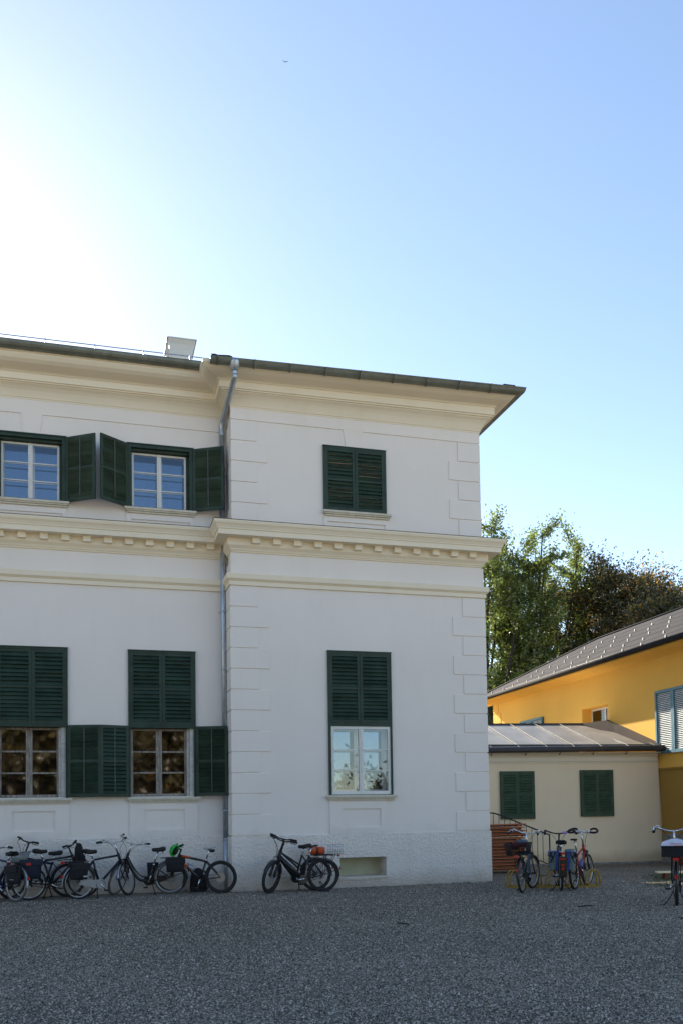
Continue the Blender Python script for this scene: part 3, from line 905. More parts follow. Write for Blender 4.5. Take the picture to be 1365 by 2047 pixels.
# bulging corner render
vs = []; zz = [0, .5, 1.0, 1.6, 2.3, 3.0, 3.34]; ww = [.16, .14, .12, .09, .05, .02, .0]
for z, o in zip(zz, ww): vs += [(1.29, -.001-o*.12, z), (1.31+o*.55, -.001-o*.10, z), (1.34+o*.8, .22, z), (1.29, .5, z)]
m.add(vs, [(i*4+k, i*4+(k+1), i*4+4+(k+1), i*4+4+k) for i in range(6) for k in range(3)], True)
m.box(-8, -7.7, .001, 3, 0, 3.3)
ap(m, 'wall', 'annex_plaster')
m = MB(); m.prism([(0, 3.03), (-.03, 3.035), (-.035, 3.07), (-.06, 3.09), (-.065, 3.20), (-.10, 3.25), (-.16, 3.29), (-.28, 3.32), (-.28, 3.345), (0, 3.345)], -8, 1.26, 'x')
ap(m, 'cornice', 'trim_plaster')
m = MB(); RB = 2.75; rs = (4.46-3.45)/RB
m.add([(-8, -.36, 3.44), (1.36, -.36, 3.50), (.55+.45, RB*.55, 3.47+rs*RB*.62), (.98, RB+.0, 4.47), (-8, RB+.0, 4.42)], [(0, 1, 2, 3, 4)])
m.add([(-8, -.36, 3.41), (1.36, -.36, 3.46), (.98, RB, 4.40), (-8, RB, 4.36)], [(0, 1, 2, 3)])
m.add([(-8, RB, 4.42), (.98, RB, 4.47), (.98, RB+2.5, 3.5), (-8, RB+2.5, 3.5)], [(0, 1, 2, 3)])
aroof = ap(m, 'roof', 'annex_roof')
m = MB(); m.add([(.10, RB-.05, 4.49), (1.33, RB+.1, 4.66), (1.52, -.30, 3.56), (1.0, -.34, 3.53), (.55, RB*.45, 3.98)], [(0, 1, 2, 3, 4)])
m.add([(1.33, RB+.1, 4.66), (1.52, -.30, 3.56), (1.52, -.30, 3.2), (1.33, RB+.1, 4.0)], [(0, 1, 2, 3)])
m.box(-8, 1.0, RB-.03, RB+.03, 4.425, 4.49, ry=R(-.3))
sub(m, 'valley_flashing', 'annex_roof_dark', aroof)
for k in range(11):
    x = 1.05-.86*k
    m = MB(); z0 = 3.44+(x+8)*.0064
    xb = x-.0
    m.prism([(-.34, z0+.006), (-.12, z0+.1), (RB-.05 if k > 1 else RB*.40, z0+.012+(4.45-z0)*(1 if k > 1 else .42)), (RB-.05 if k > 1 else RB*.40, z0+.04+(4.45-z0)*(1 if k > 1 else .42)), (-.12, z0+.125), (-.34, z0+.03)], xb-.008, xb+.008, 'x')
    sub(m, 'seam', 'seam_metal', aroof)
m = MB(); m.box(-8, 1.2, -.14, -.11, 3.52, 3.59); 
sub(m, 'snow_bar', 'dark_flashing', aroof)
m = MB()
m.tube([(-8, -.42, 3.36), (1.42, -.42, 3.44)], .075, 8); m.tube([(-8, -.42, 3.43), (1.44, -.42, 3.51)], .02, 6)
for k in range(9):
    x = 1.1-1.05*k; m.tube([(x, -.34, 3.30), (x, -.42, 3.27+.008*x), (x, -.50, 3.36)], .012, 5)
ap(m, 'gutter', 'dark_flashing')
def annex_shutter(x0, x1, z0, z1):
    m = MB(); t = .05
    m.box(x0, x1, -.02, -.001, z0, z1); m.box(x0, x0+t, -.07, -.02, z0, z1); m.box(x1-t, x1, -.07, -.02, z0, z1)
    m.box(x0+t, x1-t, -.069, -.02, z1-t, z1); m.box(x0+t, x1-t, -.069, -.02, z0, z0+t)
    wn = ap(m, 'window', 'green_paint_annex')
    wd = (x1-x0)/2-t
    for fl_ in (0, 1):
        s = leaf(wd-.002, z1-z0-2*t, slat='out', thick=.035)
        s.v = [((x1-t-p[0]) if fl_ else (x0+t+p[0]), p[1]-.048, p[2]+z0+t) for p in s.v]
        sub(s, 'shutter', ['green_paint_annex', 'tilt_rod'], wn)
annex_shutter(-3.76, -2.70, 1.39, 2.80)
annex_shutter(-1.245, -.20, 1.43, 2.82)
# strip of foundation mortar
m = MB(); m.box(-8, 1.3, -.06, -.004, 0, .05); ap(m, 'base_strip', 'stone_base')

# ---------------------------------------------------------------- outside steps railing
rl = MB()
P0 = Vector((7.95, 4.4, 0)); ex_ = Vector((math.cos(AN), -math.sin(AN), 0))
def rp_(s, z): q = P0+ex_*s; return (q.x, q.y, z)
top = [rp_(-2.2, 1.58), rp_(.2, 1.58), rp_(.38, 1.53), rp_(1.9, .92)]
rl.tube(top, .022, 6)
rl.tube([rp_(-2.2, .66), rp_(.35, .66), rp_(1.9, .06)], .014, 6)
rl.tube([rp_(1.9, .94), rp_(1.9, 0)], .02, 6)
for i in range(24):
    s = -2.1+i*.165; zt = 1.57 if s < .3 else 1.53-(s-.38)*.40; zb = .66 if s < .35 else .66-(s-.35)*.387
    rl.tube([rp_(s, zt), rp_(s, zb)], .009, 5)
tag(rl.build('stair_railing', 'iron'), 'black iron stair railing sloping down beside the stacked boards', 'railing')
st_ = MB()
for k in range(4):
    a, b = rp_(-2.4, 0), rp_(-.5+k*.33, 0)
    q = P0+ex_*(-.95+0)
    st_.add([(*rp_(-2.6, 0)[:2], 0.0)]*0, [])
    x0, x1 = -2.6, -.42+k*.32; z0, z1 = .6-.15*(k+1), .6-.15*k
    vs = []
    for z in (z0, z1):
        for s, d in ((x0, 0), (x1, 0), (x1, 1.0), (x0, 1.0)):
            q = P0+ex_*s+Vector((math.sin(AN), math.cos(AN), 0))*(d-.0); vs.append((q.x, q.y+.03, z))
    st_.add(vs, [(0, 1, 2, 3), (4, 5, 6, 7), (0, 1, 5, 4), (1, 2, 6, 5), (2, 3, 7, 6), (3, 0, 4, 7)])
tag(st_.build('stair', 'stone_base'), 'low grey stone steps hidden behind the stacked boards', 'steps')

# ---------------------------------------------------------------- stacked folding table boards by the corner
random.seed(3)
SB = Vector((6.75, 2.55, 0)); da = -.08
spine = MB()
orient = Vector((math.cos(da), math.sin(da), 0)); perp = Vector((-orient.y, orient.x, 0))
zz = .10
NB = 14
names = ['bottom', 'second', 'third', 'fourth', 'fifth', 'sixth', 'seventh', 'eighth', 'ninth', 'tenth', 'eleventh', 'twelfth', 'thirteenth', 'topmost']
for k in range(NB):
    L_ = 1.38+random.uniform(-.07, .07) + (.12 if k == NB-4 else 0); off = random.uniform(-.06, .05); tl = R(random.uniform(-.2, 1.3))
    m = MB()
    for j in range(5): m.box(-L_/2, L_/2, -.26+j*.105, -.26+j*.105+.095, -.011, .013)
    for s in (-.47, .47): m.box(s-.03, s+.03, -.24, .24, -.045, -.0135)
    for s in (-1, 1): m.box(-L_/2+.1, L_/2-.1, s*.22-.015, s*.22+.015, -.056, -.0455)
    m.mi = 1; m.box(-L_/2+.1, L_/2-.08, -.17, .19, -.052, -.016); m.mi = 0  # dark filler for the shaded gaps between boards, doubling as folded legs
    for s in (-.42, .42): m.mi = 1; m.tube([(s, -.2, -.035), (s, .2, -.035)], .012, 6)
    c = SB+orient*(.69+off)+perp*.1
    o = m.build('table_board', ['orange_board', 'iron'], None, (c.x, c.y, zz+.04), (R(random.uniform(-1, 1)), -tl*.7, da+R(random.uniform(-2, 2))))
    lab = {0: 'bottom board of the orange slatted stack beside the mansion corner', NB-1: 'topmost orange slatted board on the stack beside the mansion corner'}.get(k, f'{names[k]} orange slatted board up from the ground in the stack by the mansion corner')
    tag(o, lab, 'board', 'orange boards stacked beside the mansion corner')
    zz += .086 if k not in (9,) else .105
for i, s in enumerate((.25, 1.15)):
    m = MB(); c = SB+orient*s; m.box(-.04, .04, -.3, .3, 0, .085)
    tag(m.build('timber_block', 'board_edge_dark', None, (c.x, c.y+.1, 0), (0, 0, da)), ['dark timber block under the board stack, at the mansion corner end', 'dark timber block under the board stack, at the bicycle rack end'][i], 'timber', 'timber blocks under the boards')

# ---------------------------------------------------------------- yellow bicycle rack
rk = tag(empty('bicycle_rack', (5.75, -1.62, 0), (0, 0, R(-21))), 'low yellow steel bicycle rack of arched hoops on gravel', 'bicycle rack')
m = MB(); m.box(-.1, 1.85, -.02, .02, .0, .03); m.box(-.1, 1.85, .40, .44, .0, .03)
m.build('rail', 'yellow_steel', rk)
for k in range(5):
    for d in (0, .075):
        m = MB(); x = .02+k*.42+d; a = R(62)
        pts = []
        for i in range(15):
            q = PI*i/14; r_ = .21
            lx = r_*math.cos(q)*1.0; pts.append((x+lx*.72, .21+lx*.9, .03+.33*math.sin(q)**.8))
        m.tube(pts, .016, 8, flat=1.2)
        m.build('hoop', 'yellow_steel', rk)

# planter, bench, twigs
pt = tag(empty('planter_box', (13.35, 3.1, 0), (0, 0, R(-6))), 'dark red wooden planter box against the yellow wall', 'planter')
m = MB(); m.box(-.02, 1.9, -.25, .25, .06, .42); m.box(-.06, 1.94, -.29, .29, .40, .44); m.box(0, .1, -.2, .2, 0, .06); m.box(1.7, 1.8, -.2, .2, 0, .06)
m.build('box', 'terracotta', pt, bevel=.008)
random.seed(5)
m = MB()
for i in range(420):
    c = Vector((random.uniform(.45, 1.85), random.gauss(0, .14), .44+abs(random.gauss(0, .16)))); s = .05
    d = Vector([random.gauss(0, 1) for _ in range(3)]).normalized(); e = d.orthogonal().normalized(); f = d.cross(e)
    m.add([c-e*s, c+f*s*.5, c+e*s, c-f*s*.5], [(0, 1, 2, 3)])
m.build('foliage', 'grass_green', pt)
bn = tag(empty('low_bench', (9.85, -.95, 0), (0, 0, R(-20))), 'low bench with pale sunlit plank seat standing on the grass', 'bench')
m = MB(); m.box(-.05, 2.6, -.14, .14, .145, .18); m.build('seat', 'sunlit_board', bn, bevel=.004)
for x in (.15, 1.3, 2.4):
    m = MB(); m.box(x-.04, x+.04, -.12, .12, 0, .144); m.build('leg', 'terracotta', bn)
for i, (x, y, l, a) in enumerate(((5.2, -5.55, .17, .1), (5.6, -7.6, .09, .9), (1.5, -6.6, .12, 2.0), (7.9, 1.0, .14, .3), (8.0, .5, .1, 1.3))):
    m = MB(); m.tube(smooth_path([(-l, 0, .012), (0, .02, .02), (l, 0, .012)], 3), .010, 5); m.tube([(0, .02, .02), (.05, .06, .02)], .006, 4)
    tag(m.build('twig', 'bark', None, (x, y, 0), (0, 0, a)), ['dark twig on the gravel between the rack and the right hand bicycle', 'short dark twig lying nearest the camera on the gravel', 'small twig alone on the gravel in front of the wing', 'thin twig lying just behind the bicycle rack', 'short twig on the ground near the stacked boards'][i], 'twig', 'twigs lying on the gravel')
# birds
for i, (x, y, z, s, a) in enumerate(((6.98, 25, 40.83, .075, .2), (7.47, 25, 35.2, .055, -.5))):
    m = MB(); m.ball((0, 0, 0), .05, 8, (2.2, .8, .7))
    m.add([(-.02, 0, .02), (.06, 0, .02), (-.06, .5, .10), (-.12, .3, .07)], [(0, 1, 2, 3)]); m.add([(-.02, 0, .02), (.06, 0, .02), (-.06, -.5, .10), (-.12, -.3, .07)], [(0, 1, 2, 3)])
    m.add([(-.1, 0, 0), (-.22, .05, 0), (-.22, -.05, 0)], [(0, 1, 2)])
    m.v = [tuple(c*s/.25*1.1 for c in p) for p in m.v]
    tag(m.build('bird', 'black_matte', None, (x, y, z), (R(12), a, R(75))), ['dark bird flying highest, near the top of the sky', 'smaller dark bird flying lower in the middle of the sky'][i], 'bird', 'birds in the sky')

# ---------------------------------------------------------------- trees
def tree(name, label, loc, H, stems, leafN, ls, lm, group, seed, spread=.25, crown0=.35, lean=(0, 0), sig=.5, br_len=.28, up_=.55, autumn=0, stem_r=.22, shape='tall', nb=16, weep=0., gapp=.12):
    rng = np.random.default_rng(seed); rn = random.Random(seed)
    root = tag(empty(name, loc), label, 'tree', group)
    wood = MB(); tips = []
    for si in range(stems):
        az = rn.uniform(0, 2*PI); sp = spread*H*rn.uniform(.25, 1) if stems > 1 else 0
        h = H*(rn.uniform(.84, 1.0) if si else .97)*(1-.12*(sp/(spread*H)) if stems > 1 else 1)
        top = Vector((math.cos(az)*sp+lean[0]*H, math.sin(az)*sp*.7+lean[1]*H, h))
        b0 = Vector((math.cos(az)*.4*(stems > 1), math.sin(az)*.3*(stems > 1), 0))
        pts = []; ph = rn.uniform(0, 6)
        for i in range(11):
            t = i/10; p = b0.lerp(top, t); p += Vector((math.sin(ph+t*5), math.cos(ph*1.3+t*4), 0))*.02*H*t; p.x += lean[0]*H*.4*t*t
            pts.append(p)
        wood.tube(pts, [stem_r*(1-.9*(i/10))+.015 for i in range(11)], 7)
        for b in range(nb):
            t = crown0+(1-crown0)*(b+rn.random())/nb
            k = min(9, int(t*10)); p = pts[k].lerp(pts[k+1], t*10-k)
            a2 = rn.uniform(0, 2*PI)
            prof = math.sin(PI*min(1, max(.05, (t-crown0)/(1-crown0)*.80+.17))) if shape == 'dome' else (1-.55*t)
            l = br_len*H*prof*rn.uniform(.6, 1.1)
            d = Vector((math.cos(a2), math.sin(a2), up_*rn.uniform(.4, 1.3))).normalized(); d = (d+Vector((lean[0]*2, lean[1]*2, 0))).normalized()
            q = [p]
            for i in range(1, 6):
                dd = d+Vector((rn.uniform(-.25, .25), rn.uniform(-.25, .25), rn.uniform(-.15, .25)-weep*i*.1)); q.append(q[-1]+dd*l/5)
            wood.tube(q, [max(.012, stem_r*.32*(1-t*.6)*(1-i/5.5)) for i in range(6)], 5)
            for i in range(2, 6):
                tips.append((q[i], d, l))
                for j in range(2):
                    d2 = (d+Vector((rn.uniform(-1, 1), rn.uniform(-1, 1), rn.uniform(-.3, .8)))).normalized()
                    e = q[i]+d2*l*.3*rn.uniform(.5, 1); wood.tube([q[i], (q[i]+e)/2+Vector((0, 0, .05)), e], [.02, .015, .008], 4); tips.append((e, d2, l*.5))
    wood.build('trunk', 'bark', root)
    T = np.array([t[0][:] for t in tips]); Dr = np.array([t[1][:] for t in tips])
    idx = rng.integers(0, len(T), leafN)
    cl = rng.random(len(T))                                       # tint per clump
    gap = rng.random(len(T)) < gapp
    idx = idx[~gap[idx]]; n = len(idx)
    along = rng.normal(0, sig*1.5, n)[:, None]*Dr[idx]
    ctr = T[idx]+along+rng.normal(0, 1, (n, 3))*np.array([sig*.62, sig*.62, sig*.42])
    nr = rng.normal(0, 1, (n, 3)); nr[:, 2] += .6; nr /= np.linalg.norm(nr, axis=1)[:, None]
    tx = np.cross(nr, rng.normal(0, 1, (n, 3))); tx /= np.linalg.norm(tx, axis=1)[:, None]
    ty = np.cross(nr, tx); s = ls*rng.uniform(.6, 1.3, n)[:, None]
    vs = np.stack([ctr-tx*s, ctr-ty*s*.45, ctr+tx*s, ctr+ty*s*.45], 1).reshape(-1, 3)
    me = bpy.data.meshes.new('crown')
    me.vertices.add(4*n); me.vertices.foreach_set('co', vs.ravel())
    me.loops.add(4*n); me.loops.foreach_set('vertex_index', np.arange(4*n))
    me.polygons.add(n); me.polygons.foreach_set('loop_start', np.arange(n)*4)
    me.materials.append(MATS[lm]); me.update(calc_edges=True)
    hz = (ctr[:, 2]-ctr[:, 2].min())/(np.ptp(ctr[:, 2]))
    tint = cl[idx]*.55+rng.random(n)*.35
    if autumn: tint = np.where(cl[idx] > 1-autumn, .75+.25*rng.random(n), tint*.62)
    a = me.attributes.new('tint', 'FLOAT', 'POINT'); a.data.foreach_set('value', np.repeat(np.clip(tint, 0, 1), 4).astype(np.float32))
    o = bpy.data.objects.new('crown', me); C.objects.link(o); o.parent = root
    return root
GT = 'trees beyond the yellow house'
tree('airy_tree', 'tallest light green tree with several bare stems behind the yellow house', (29.6, 44, 0), 25.3, 11, 74000, .13, 'leaf_green', GT, 11, spread=.21, lean=(.045, 0), gapp=.34, sig=.33, br_len=.17, up_=1.1, crown0=.30, nb=22, stem_r=.26)
tree('airy_tree', 'light green multi stemmed tree showing just right of the mansion corner', (24.2, 42, 0), 23.6, 5, 40000, .13, 'leaf_green', GT, 23, spread=.15, lean=(.03, 0), gapp=.34, sig=.34, br_len=.18, up_=.9, crown0=.28, nb=18)
tree('airy_tree', 'slim green tree between the tallest tree and the dark autumn tree', (33.2, 46, 0), 23.6, 5, 34000, .125, 'leaf_green', GT, 31, gapp=.3, spread=.12, lean=(.05, 0), sig=.45, br_len=.18, up_=.8, crown0=.25, nb=15)
tree('autumn_tree', 'dark round tree with few orange tips, between the light green trees and the orange one', (37.0, 42, 0), 21.8, 5, 80000, .13, 'leaf_autumn', GT, 41, spread=.18, sig=.60, br_len=.25, up_=.45, crown0=.3, shape='dome', autumn=.12, nb=18)
tree('autumn_tree', 'dark tree with orange leaves along its top at the right edge of the photo', (41.2, 42.5, 0), 22.8, 5, 80000, .13, 'leaf_autumn', GT, 47, spread=.18, sig=.60, br_len=.25, up_=.45, crown0=.3, shape='dome', autumn=.30, nb=18)
tree('autumn_tree', 'dark autumn tree just beyond the right edge of the photo', (48.5, 44, 0), 19.0, 4, 24000, .2, 'leaf_autumn', GT, 53, spread=.17, sig=.65, br_len=.25, up_=.45, crown0=.3, shape='dome', autumn=.2, nb=16)
tree('dark_tree', 'low dark tree filling the gap between the mansion and the yellow house', (19.5, 31, 0), 9.0, 4, 16000, .17, 'leaf_dark', GT, 61, spread=.2, sig=.6, br_len=.3, up_=.3, crown0=.08, shape='dome', nb=14)
tree('dark_tree', 'dark low tree behind the far end of the yellow roof', (26.5, 36, 0), 8.5, 4, 14000, .17, 'leaf_dark', GT, 67, spread=.2, sig=.6, br_len=.3, up_=.3, crown0=.08, shape='dome', nb=14)
# park trees across the yard, mirrored in the window panes
GP = 'park trees across the yard'
for i, (x, y, h, s) in enumerate(((-8, -50, 18, 71), (-15, -47, 19, 72), (-23, -50, 18, 73), (-1.5, -53, 16, 74), (-31, -52, 19, 75), (4.5, -54, 16, 76), (10.5, -60, 12, 77))):
    tree('park_tree', ['broad park tree mirrored in the window beside the downpipe', 'tall park tree mirrored in the leftmost lower window', 'park tree far left across the yard', 'park tree nearest the middle across the yard', 'outermost park tree on the left across the yard', 'park tree straight across the yard from the wing', 'smaller park tree right of the middle across the yard'][i], (x, y, 0), h, 5, 26000, .34, 'leaf_park', GP, s, spread=.24, sig=1.0, br_len=.3, up_=.4, crown0=.1, shape='dome', autumn=.12, nb=14)
for i, (x, y, h, s) in enumerate(((21.0, -52, 4.6, 81), (27.5, -56, 5.4, 82))):
    tree('park_tree', ['low bushy park tree mirrored in the white casement', 'low bushy park tree farthest right across the yard'][i], (x, y, 0), h, 3, 8000, .3, 'leaf_park', GP, s, spread=.25, sig=.8, br_len=.4, up_=.3, crown0=.1, shape='dome', autumn=.3, nb=12)
# ---------------------------------------------------------------- bicycles
def band(m, c, r, a0, a1, w_, n=16, th=.004):
    vs = []
    for i in range(n+1):
        q = a0+(a1-a0)*i/n
        for rr, y in ((r, -w_/2), (r+.012, 0), (r, w_/2), (r-th, w_/2), (r+.012-th, 0), (r-th, -w_/2)):
            vs.append((c[0]+rr*math.cos(q), c[1]+y, c[2]+rr*math.sin(q)))
    fs = []
    for i in range(n):
        for k in range(6): fs.append((i*6+k, i*6+(k+1) % 6, i*6+6+(k+1) % 6, i*6+6+k))
    return m.add(vs, fs, True)
BIKES = {}
MB.K = 1.28
def bike(key, label, group, pos, head, steer=0, lean=0, style='city', r=.345, wb=1.09, paint='black_gloss', paint2=None, bar='city', barz=1.12, barmat='chrome',
         sz=.97, saddle='wide', saddle_mat='saddle_black', guards='black_gloss', rack=True, rim='rim_alu', tw=.019, tyre='tyre', chain='case', stand='side',
         light=True, tail=True, basket=None, disc=False, crank=.6, scale=1.0, case_mat='black_gloss', tail_z=0):
    root = tag(empty('bicycle', (pos[0], pos[1], 0), (lean, 0, head)), label, 'bicycle', group)
    root.scale = (scale,)*3
    bpy.context.view_layer.update()
    BIKES[key] = root
    A = Vector((0, 0, r)); F = Vector((wb, 0, r)); BB = Vector((.45, 0, .285))
    HB = Vector((wb-.165, 0, r+.375)); axd = Vector((-.34, 0, .94)).normalized()
    hl = .12 if style == 'mtb' else .17
    HT = HB+axd*hl
    Q = Matrix.Rotation(steer, 3, axd)
    S = lambda p: HB+Q @ (p-HB)
    sd_ = Vector((-.30, 0, .95)).normalized()
    def part(m, name, mats, par=root): return m.build(name, mats, par)
    def wheel(c, T, rear):
        m = MB(); m.T = T
        m.tube([(c.x, -.045, c.z), (c.x, .045, c.z)], .026 if rear else .018, 10)
        for i in range(28):
            q = 2*PI*i/28; s = 1 if i % 2 else -1; q2 = q+(.55 if i % 4 < 2 else -.55)
            m.tube([(c.x+.022*math.cos(q2), s*.032, c.z+.022*math.sin(q2)), (c.x+(r-.045)*math.cos(q), 0, c.z+(r-.045)*math.sin(q))], .0013, 3, caps=False)
        if disc:
            m.tube([(c.x, .040, c.z), (c.x, .043, c.z)], .085, 20)
        w_ = part(m, 'wheel', 'spoke')
        m = MB(); m.T = T; m.torus((c.x, 0, c.z), r-tw, tw, 44, 8); part(m, 'tyre', tyre, w_)
        m = MB(); m.T = T; m.torus((c.x, 0, c.z), r-tw*2-.008, .0115, 44, 6); part(m, 'rim', rim, w_)
        if rear and chain != 'case':
            m = MB(); m.T = T; m.tube([(c.x, -.04, c.z), (c.x, -.052, c.z)], .045, 14); part(m, 'sprocket', 'rim_dark', w_)
    wheel(A, None, True); wheel(F, S, False)
    # frame
    m = MB(); t = .017
    STz = .78 if style in ('city', 'ebike') else (.62 if style == 'step' else .74)
    if style == 'mtb': STz = .70
    ST = BB+sd_*((STz-BB.z)/sd_.z); SD = BB+sd_*((sz-.05-BB.z)/sd_.z)
    m.tube([BB, ST], .017, 8)
    m.tube([HB-axd*.01, HT+axd*.01], .024, 10)
    m.tube([BB-Vector((0, .035, 0)), BB+Vector((0, .035, 0))], .03, 10)
    for y in (-.05, .05):
        m.tube([A+Vector((0, y, 0)), BB+Vector((-.03, y*.5, 0))], .010, 6)
        m.tube([A+Vector((0, y, 0)), ST+Vector((0, y*.4, -.03))], .009, 6)
    if style == 'city':
        m.tube([HT-axd*.03, ST], .0175, 8); m.tube([HB+axd*.03, BB], .021, 8)
    elif style == 'step':
        m.tube(smooth_path([HB+axd*.08, (.80, 0, .56), (.69, 0, .37), (.60, 0, .305), BB], 5), .025, 8)
        m.tube(smooth_path([HB+axd*.12, (.77, 0, .60), (.64, 0, .42), (.52, 0, .37), BB+sd_*.12], 5), .012, 8)
    elif style == 'ebike':
        m.tube([HB+axd*.05, BB+Vector((.03, 0, .02))], .036, 10); m.tube([HT-axd*.03, BB+sd_*.22], .016, 8)
        m.tube([BB+Vector((.0, -.06, -.01)), BB+Vector((.0, .06, -.01))], .075, 14)
    elif style == 'mtb':
        m.tube([HT-axd*.03, ST+Vector((.0, 0, -.02))], .020, 8); m.tube([HB+axd*.02, BB], .026, 8)
        m.tube([ST+Vector((0, 0, .0)), A+Vector((.0, .03, .0))], .011, 6)
    elif style == 'trekking':
        m.tube([HT-axd*.04, ST-sd_*.05], .018, 8); m.tube([HB+axd*.02, BB], .023, 8)
    fr = part(m, 'frame', paint)
    if paint2:
        m = MB()
        a, b = HT-axd*.03, ST
        if style == 'mtb':
            m.tube([a.lerp(b, .10), a.lerp(b, .42)], .0215, 8); a, b = HB+axd*.02, BB; m.tube([a.lerp(b, .10), a.lerp(b, .42)], .0275, 8)
            m.tube([A+Vector((.04, -.05, 0)), BB+Vector((-.1, -.04, 0))], .011, 6)
        part(m, 'frame_panel', paint2, fr)
    # seat post and saddle
    m = MB(); m.tube([ST, SD+sd_*.03], .0135, 8); m.tube([ST-sd_*.01, ST+sd_*.02], .021, 8); part(m, 'seat_post', 'chrome')
    m = MB(); Sx = SD.x; 
    Lf, Lb, wd, hh = (.15, .14, .115, .075) if saddle == 'wide' else (.15, .13, .07, .03)
    sec = []
    for i, (tx, ww, zz_, h_) in enumerate(((-1, .55, .010, .5), (-.85, .95, .018, .9), (-.4, 1, .012, 1), (0, .62, .0, .9), (.5, .28, -.004, .8), (.9, .20, -.004, .7), (1, .10, -.01, .4))):
        x = Sx+(tx*Lb if tx < 0 else tx*Lf)-.02; w2 = wd*ww; h2 = hh*h_; z = sz+zz_
        sec.append([(x, -w2, z-h2*.8), (x, -w2*.96, z), (x, -w2*.5, z+h2*.35), (x, 0, z+h2*.25), (x, w2*.5, z+h2*.35), (x, w2*.96, z), (x, w2, z-h2*.8), (x, 0, z-h2)])
    vs = [p for s in sec for p in s]; n = 8
    fs = [(i*n+k, i*n+(k+1) % n, (i+1)*n+(k+1) % n, (i+1)*n+k) for i in range(6) for k in range(n)]+[tuple(range(8)), tuple(range(48, 56))[::-1]]
    m.add(vs, fs, True); sa = part(m, 'saddle', saddle_mat)
    m = MB()
    for y in (-.025, .025): m.tube([(Sx-.1, y, sz-.045), (Sx, y, sz-.055), (Sx+.1, y*.6, sz-.03)], .0035, 5)
    if saddle == 'wide':
        for y in (-.06, .06): m.tube([(Sx-.10+.014*math.cos(a), y+.014*math.sin(a), sz-.04-.05*a/14) for a in [i*.8 for i in range(18)]], .003, 4)
    part(m, 'saddle_rail', 'chrome', sa)
    # fork
    m = MB(); m.T = S
    for y in (-.05, .05):
        if style in ('mtb', 'trekking', 'ebike'):
            m.tube([HB+Vector((0, y, -.02)), HB.lerp(F, .5)+Vector((0, y, 0))], .014, 8); m.tube([HB.lerp(F, .42)+Vector((0, y, 0)), F+Vector((0, y, 0))], .019, 8)
        else:
            m.tube(smooth_path([HB+Vector((0, y*.8, -.02)), HB.lerp(F, .55)+Vector((-.018, y, 0)), HB.lerp(F, .85)+Vector((-.012, y, 0)), F+Vector((0, y, 0))], 3), .011, 8)
    m.tube([HB+Vector((0, -.055, -.02)), HB+Vector((0, .055, -.02))], .018, 8)
    part(m, 'fork', 'grey_gloss' if paint == 'grey_gloss' else ('black_gloss' if paint != 'red_gloss' else 'black_gloss'))
    # handlebar
    BC = HT+axd*((barz-HT.z)/axd.z)
    m = MB(); m.T = S
    m.tube([HT, BC+Vector((0, 0, -.02))], .0135, 8)
    fw = .07 if bar in ('flat', 'butterfly') else .05
    BC2 = BC+Vector((fw, 0, .0)); m.tube([BC-Vector((0, 0, .03)), BC2], .015, 8)
    st_m = part(m, 'stem', 'chrome' if barmat == 'chrome' else 'black_matte')
    m = MB(); m.T = S; grips = []
    def mir(pts): return [(p[0], -p[1], p[2]) for p in reversed(pts)]
    if bar == 'city':
        half = [(BC2.x, 0, BC2.z), (BC2.x+.01, .09, BC2.z+.005), (BC2.x-.01, .19, BC2.z+.045), (BC2.x-.07, .27, BC2.z+.06), (BC2.x-.17, .31, BC2.z+.05)]
        gr = [(BC2.x-.09, .283, BC2.z+.058), (BC2.x-.21, .325, BC2.z+.043)]
    elif bar == 'dutch':
        half = [(BC2.x, 0, BC2.z), (BC2.x+.03, .10, BC2.z+.01), (BC2.x+.02, .22, BC2.z+.05), (BC2.x-.08, .30, BC2.z+.075), (BC2.x-.22, .33, BC2.z+.02)]
        gr = [(BC2.x-.11, .305, BC2.z+.06), (BC2.x-.24, .335, BC2.z+.0)]
    elif bar == 'flat':
        half = [(BC2.x, 0, BC2.z), (BC2.x+.005, .10, BC2.z+.005), (BC2.x-.01, .18, BC2.z+.025), (BC2.x-.035, .31, BC2.z+.03)]
        gr = [(BC2.x-.018, .21, BC2.z+.027), (BC2.x-.038, .325, BC2.z+.03)]
    else:
        half = [(BC2.x, 0, BC2.z), (BC2.x, .10, BC2.z), (BC2.x-.01, .17, BC2.z-.0), (BC2.x-.02, .27, BC2.z-.01), (BC2.x+.02, .325, BC2.z+.01), (BC2.x+.08, .30, BC2.z+.05), (BC2.x+.12, .22, BC2.z+.075), (BC2.x+.10, .14, BC2.z+.05), (BC2.x+.05, .10, BC2.z+.01)]
        gr = None
    sp = smooth_path(half, 5)
    m.tube([(p.x, -p.y, p.z) for p in reversed(sp)]+sp[1:], .0115, 8)
    hb_ = part(m, 'handlebar', barmat)
    for s in (-1, 1):
        g_ = MB(); g_.T = S
        if gr: g_.tube([(p[0], p[1]*s, p[2]) for p in gr], [.017, .019], 8)
        else: g_.tube([(p.x, p.y*s, p.z) for p in smooth_path(half[2:8], 5)], .018, 8)
        part(g_, 'grip', 'black_matte', hb_)
        l_ = MB(); l_.T = S
        g0 = Vector(gr[0] if gr else half[1])
        l_.tube([(g0.x+.01, (g0.y-.02)*s, g0.z), (g0.x+.05, (g0.y)*s, g0.z-.025), (g0.x-.03, (g0.y+.09)*s, g0.z-.045)], [.012, .008, .005], 6)
        l_.box(g0.x-.005, g0.x+.03, g0.y*s-.025, g0.y*s+.025, g0.z-.012, g0.z+.02)
        part(l_, 'brake_lever', 'chrome' if barmat == 'chrome' else 'black_matte', hb_)
        cb = MB(); cb.T = S
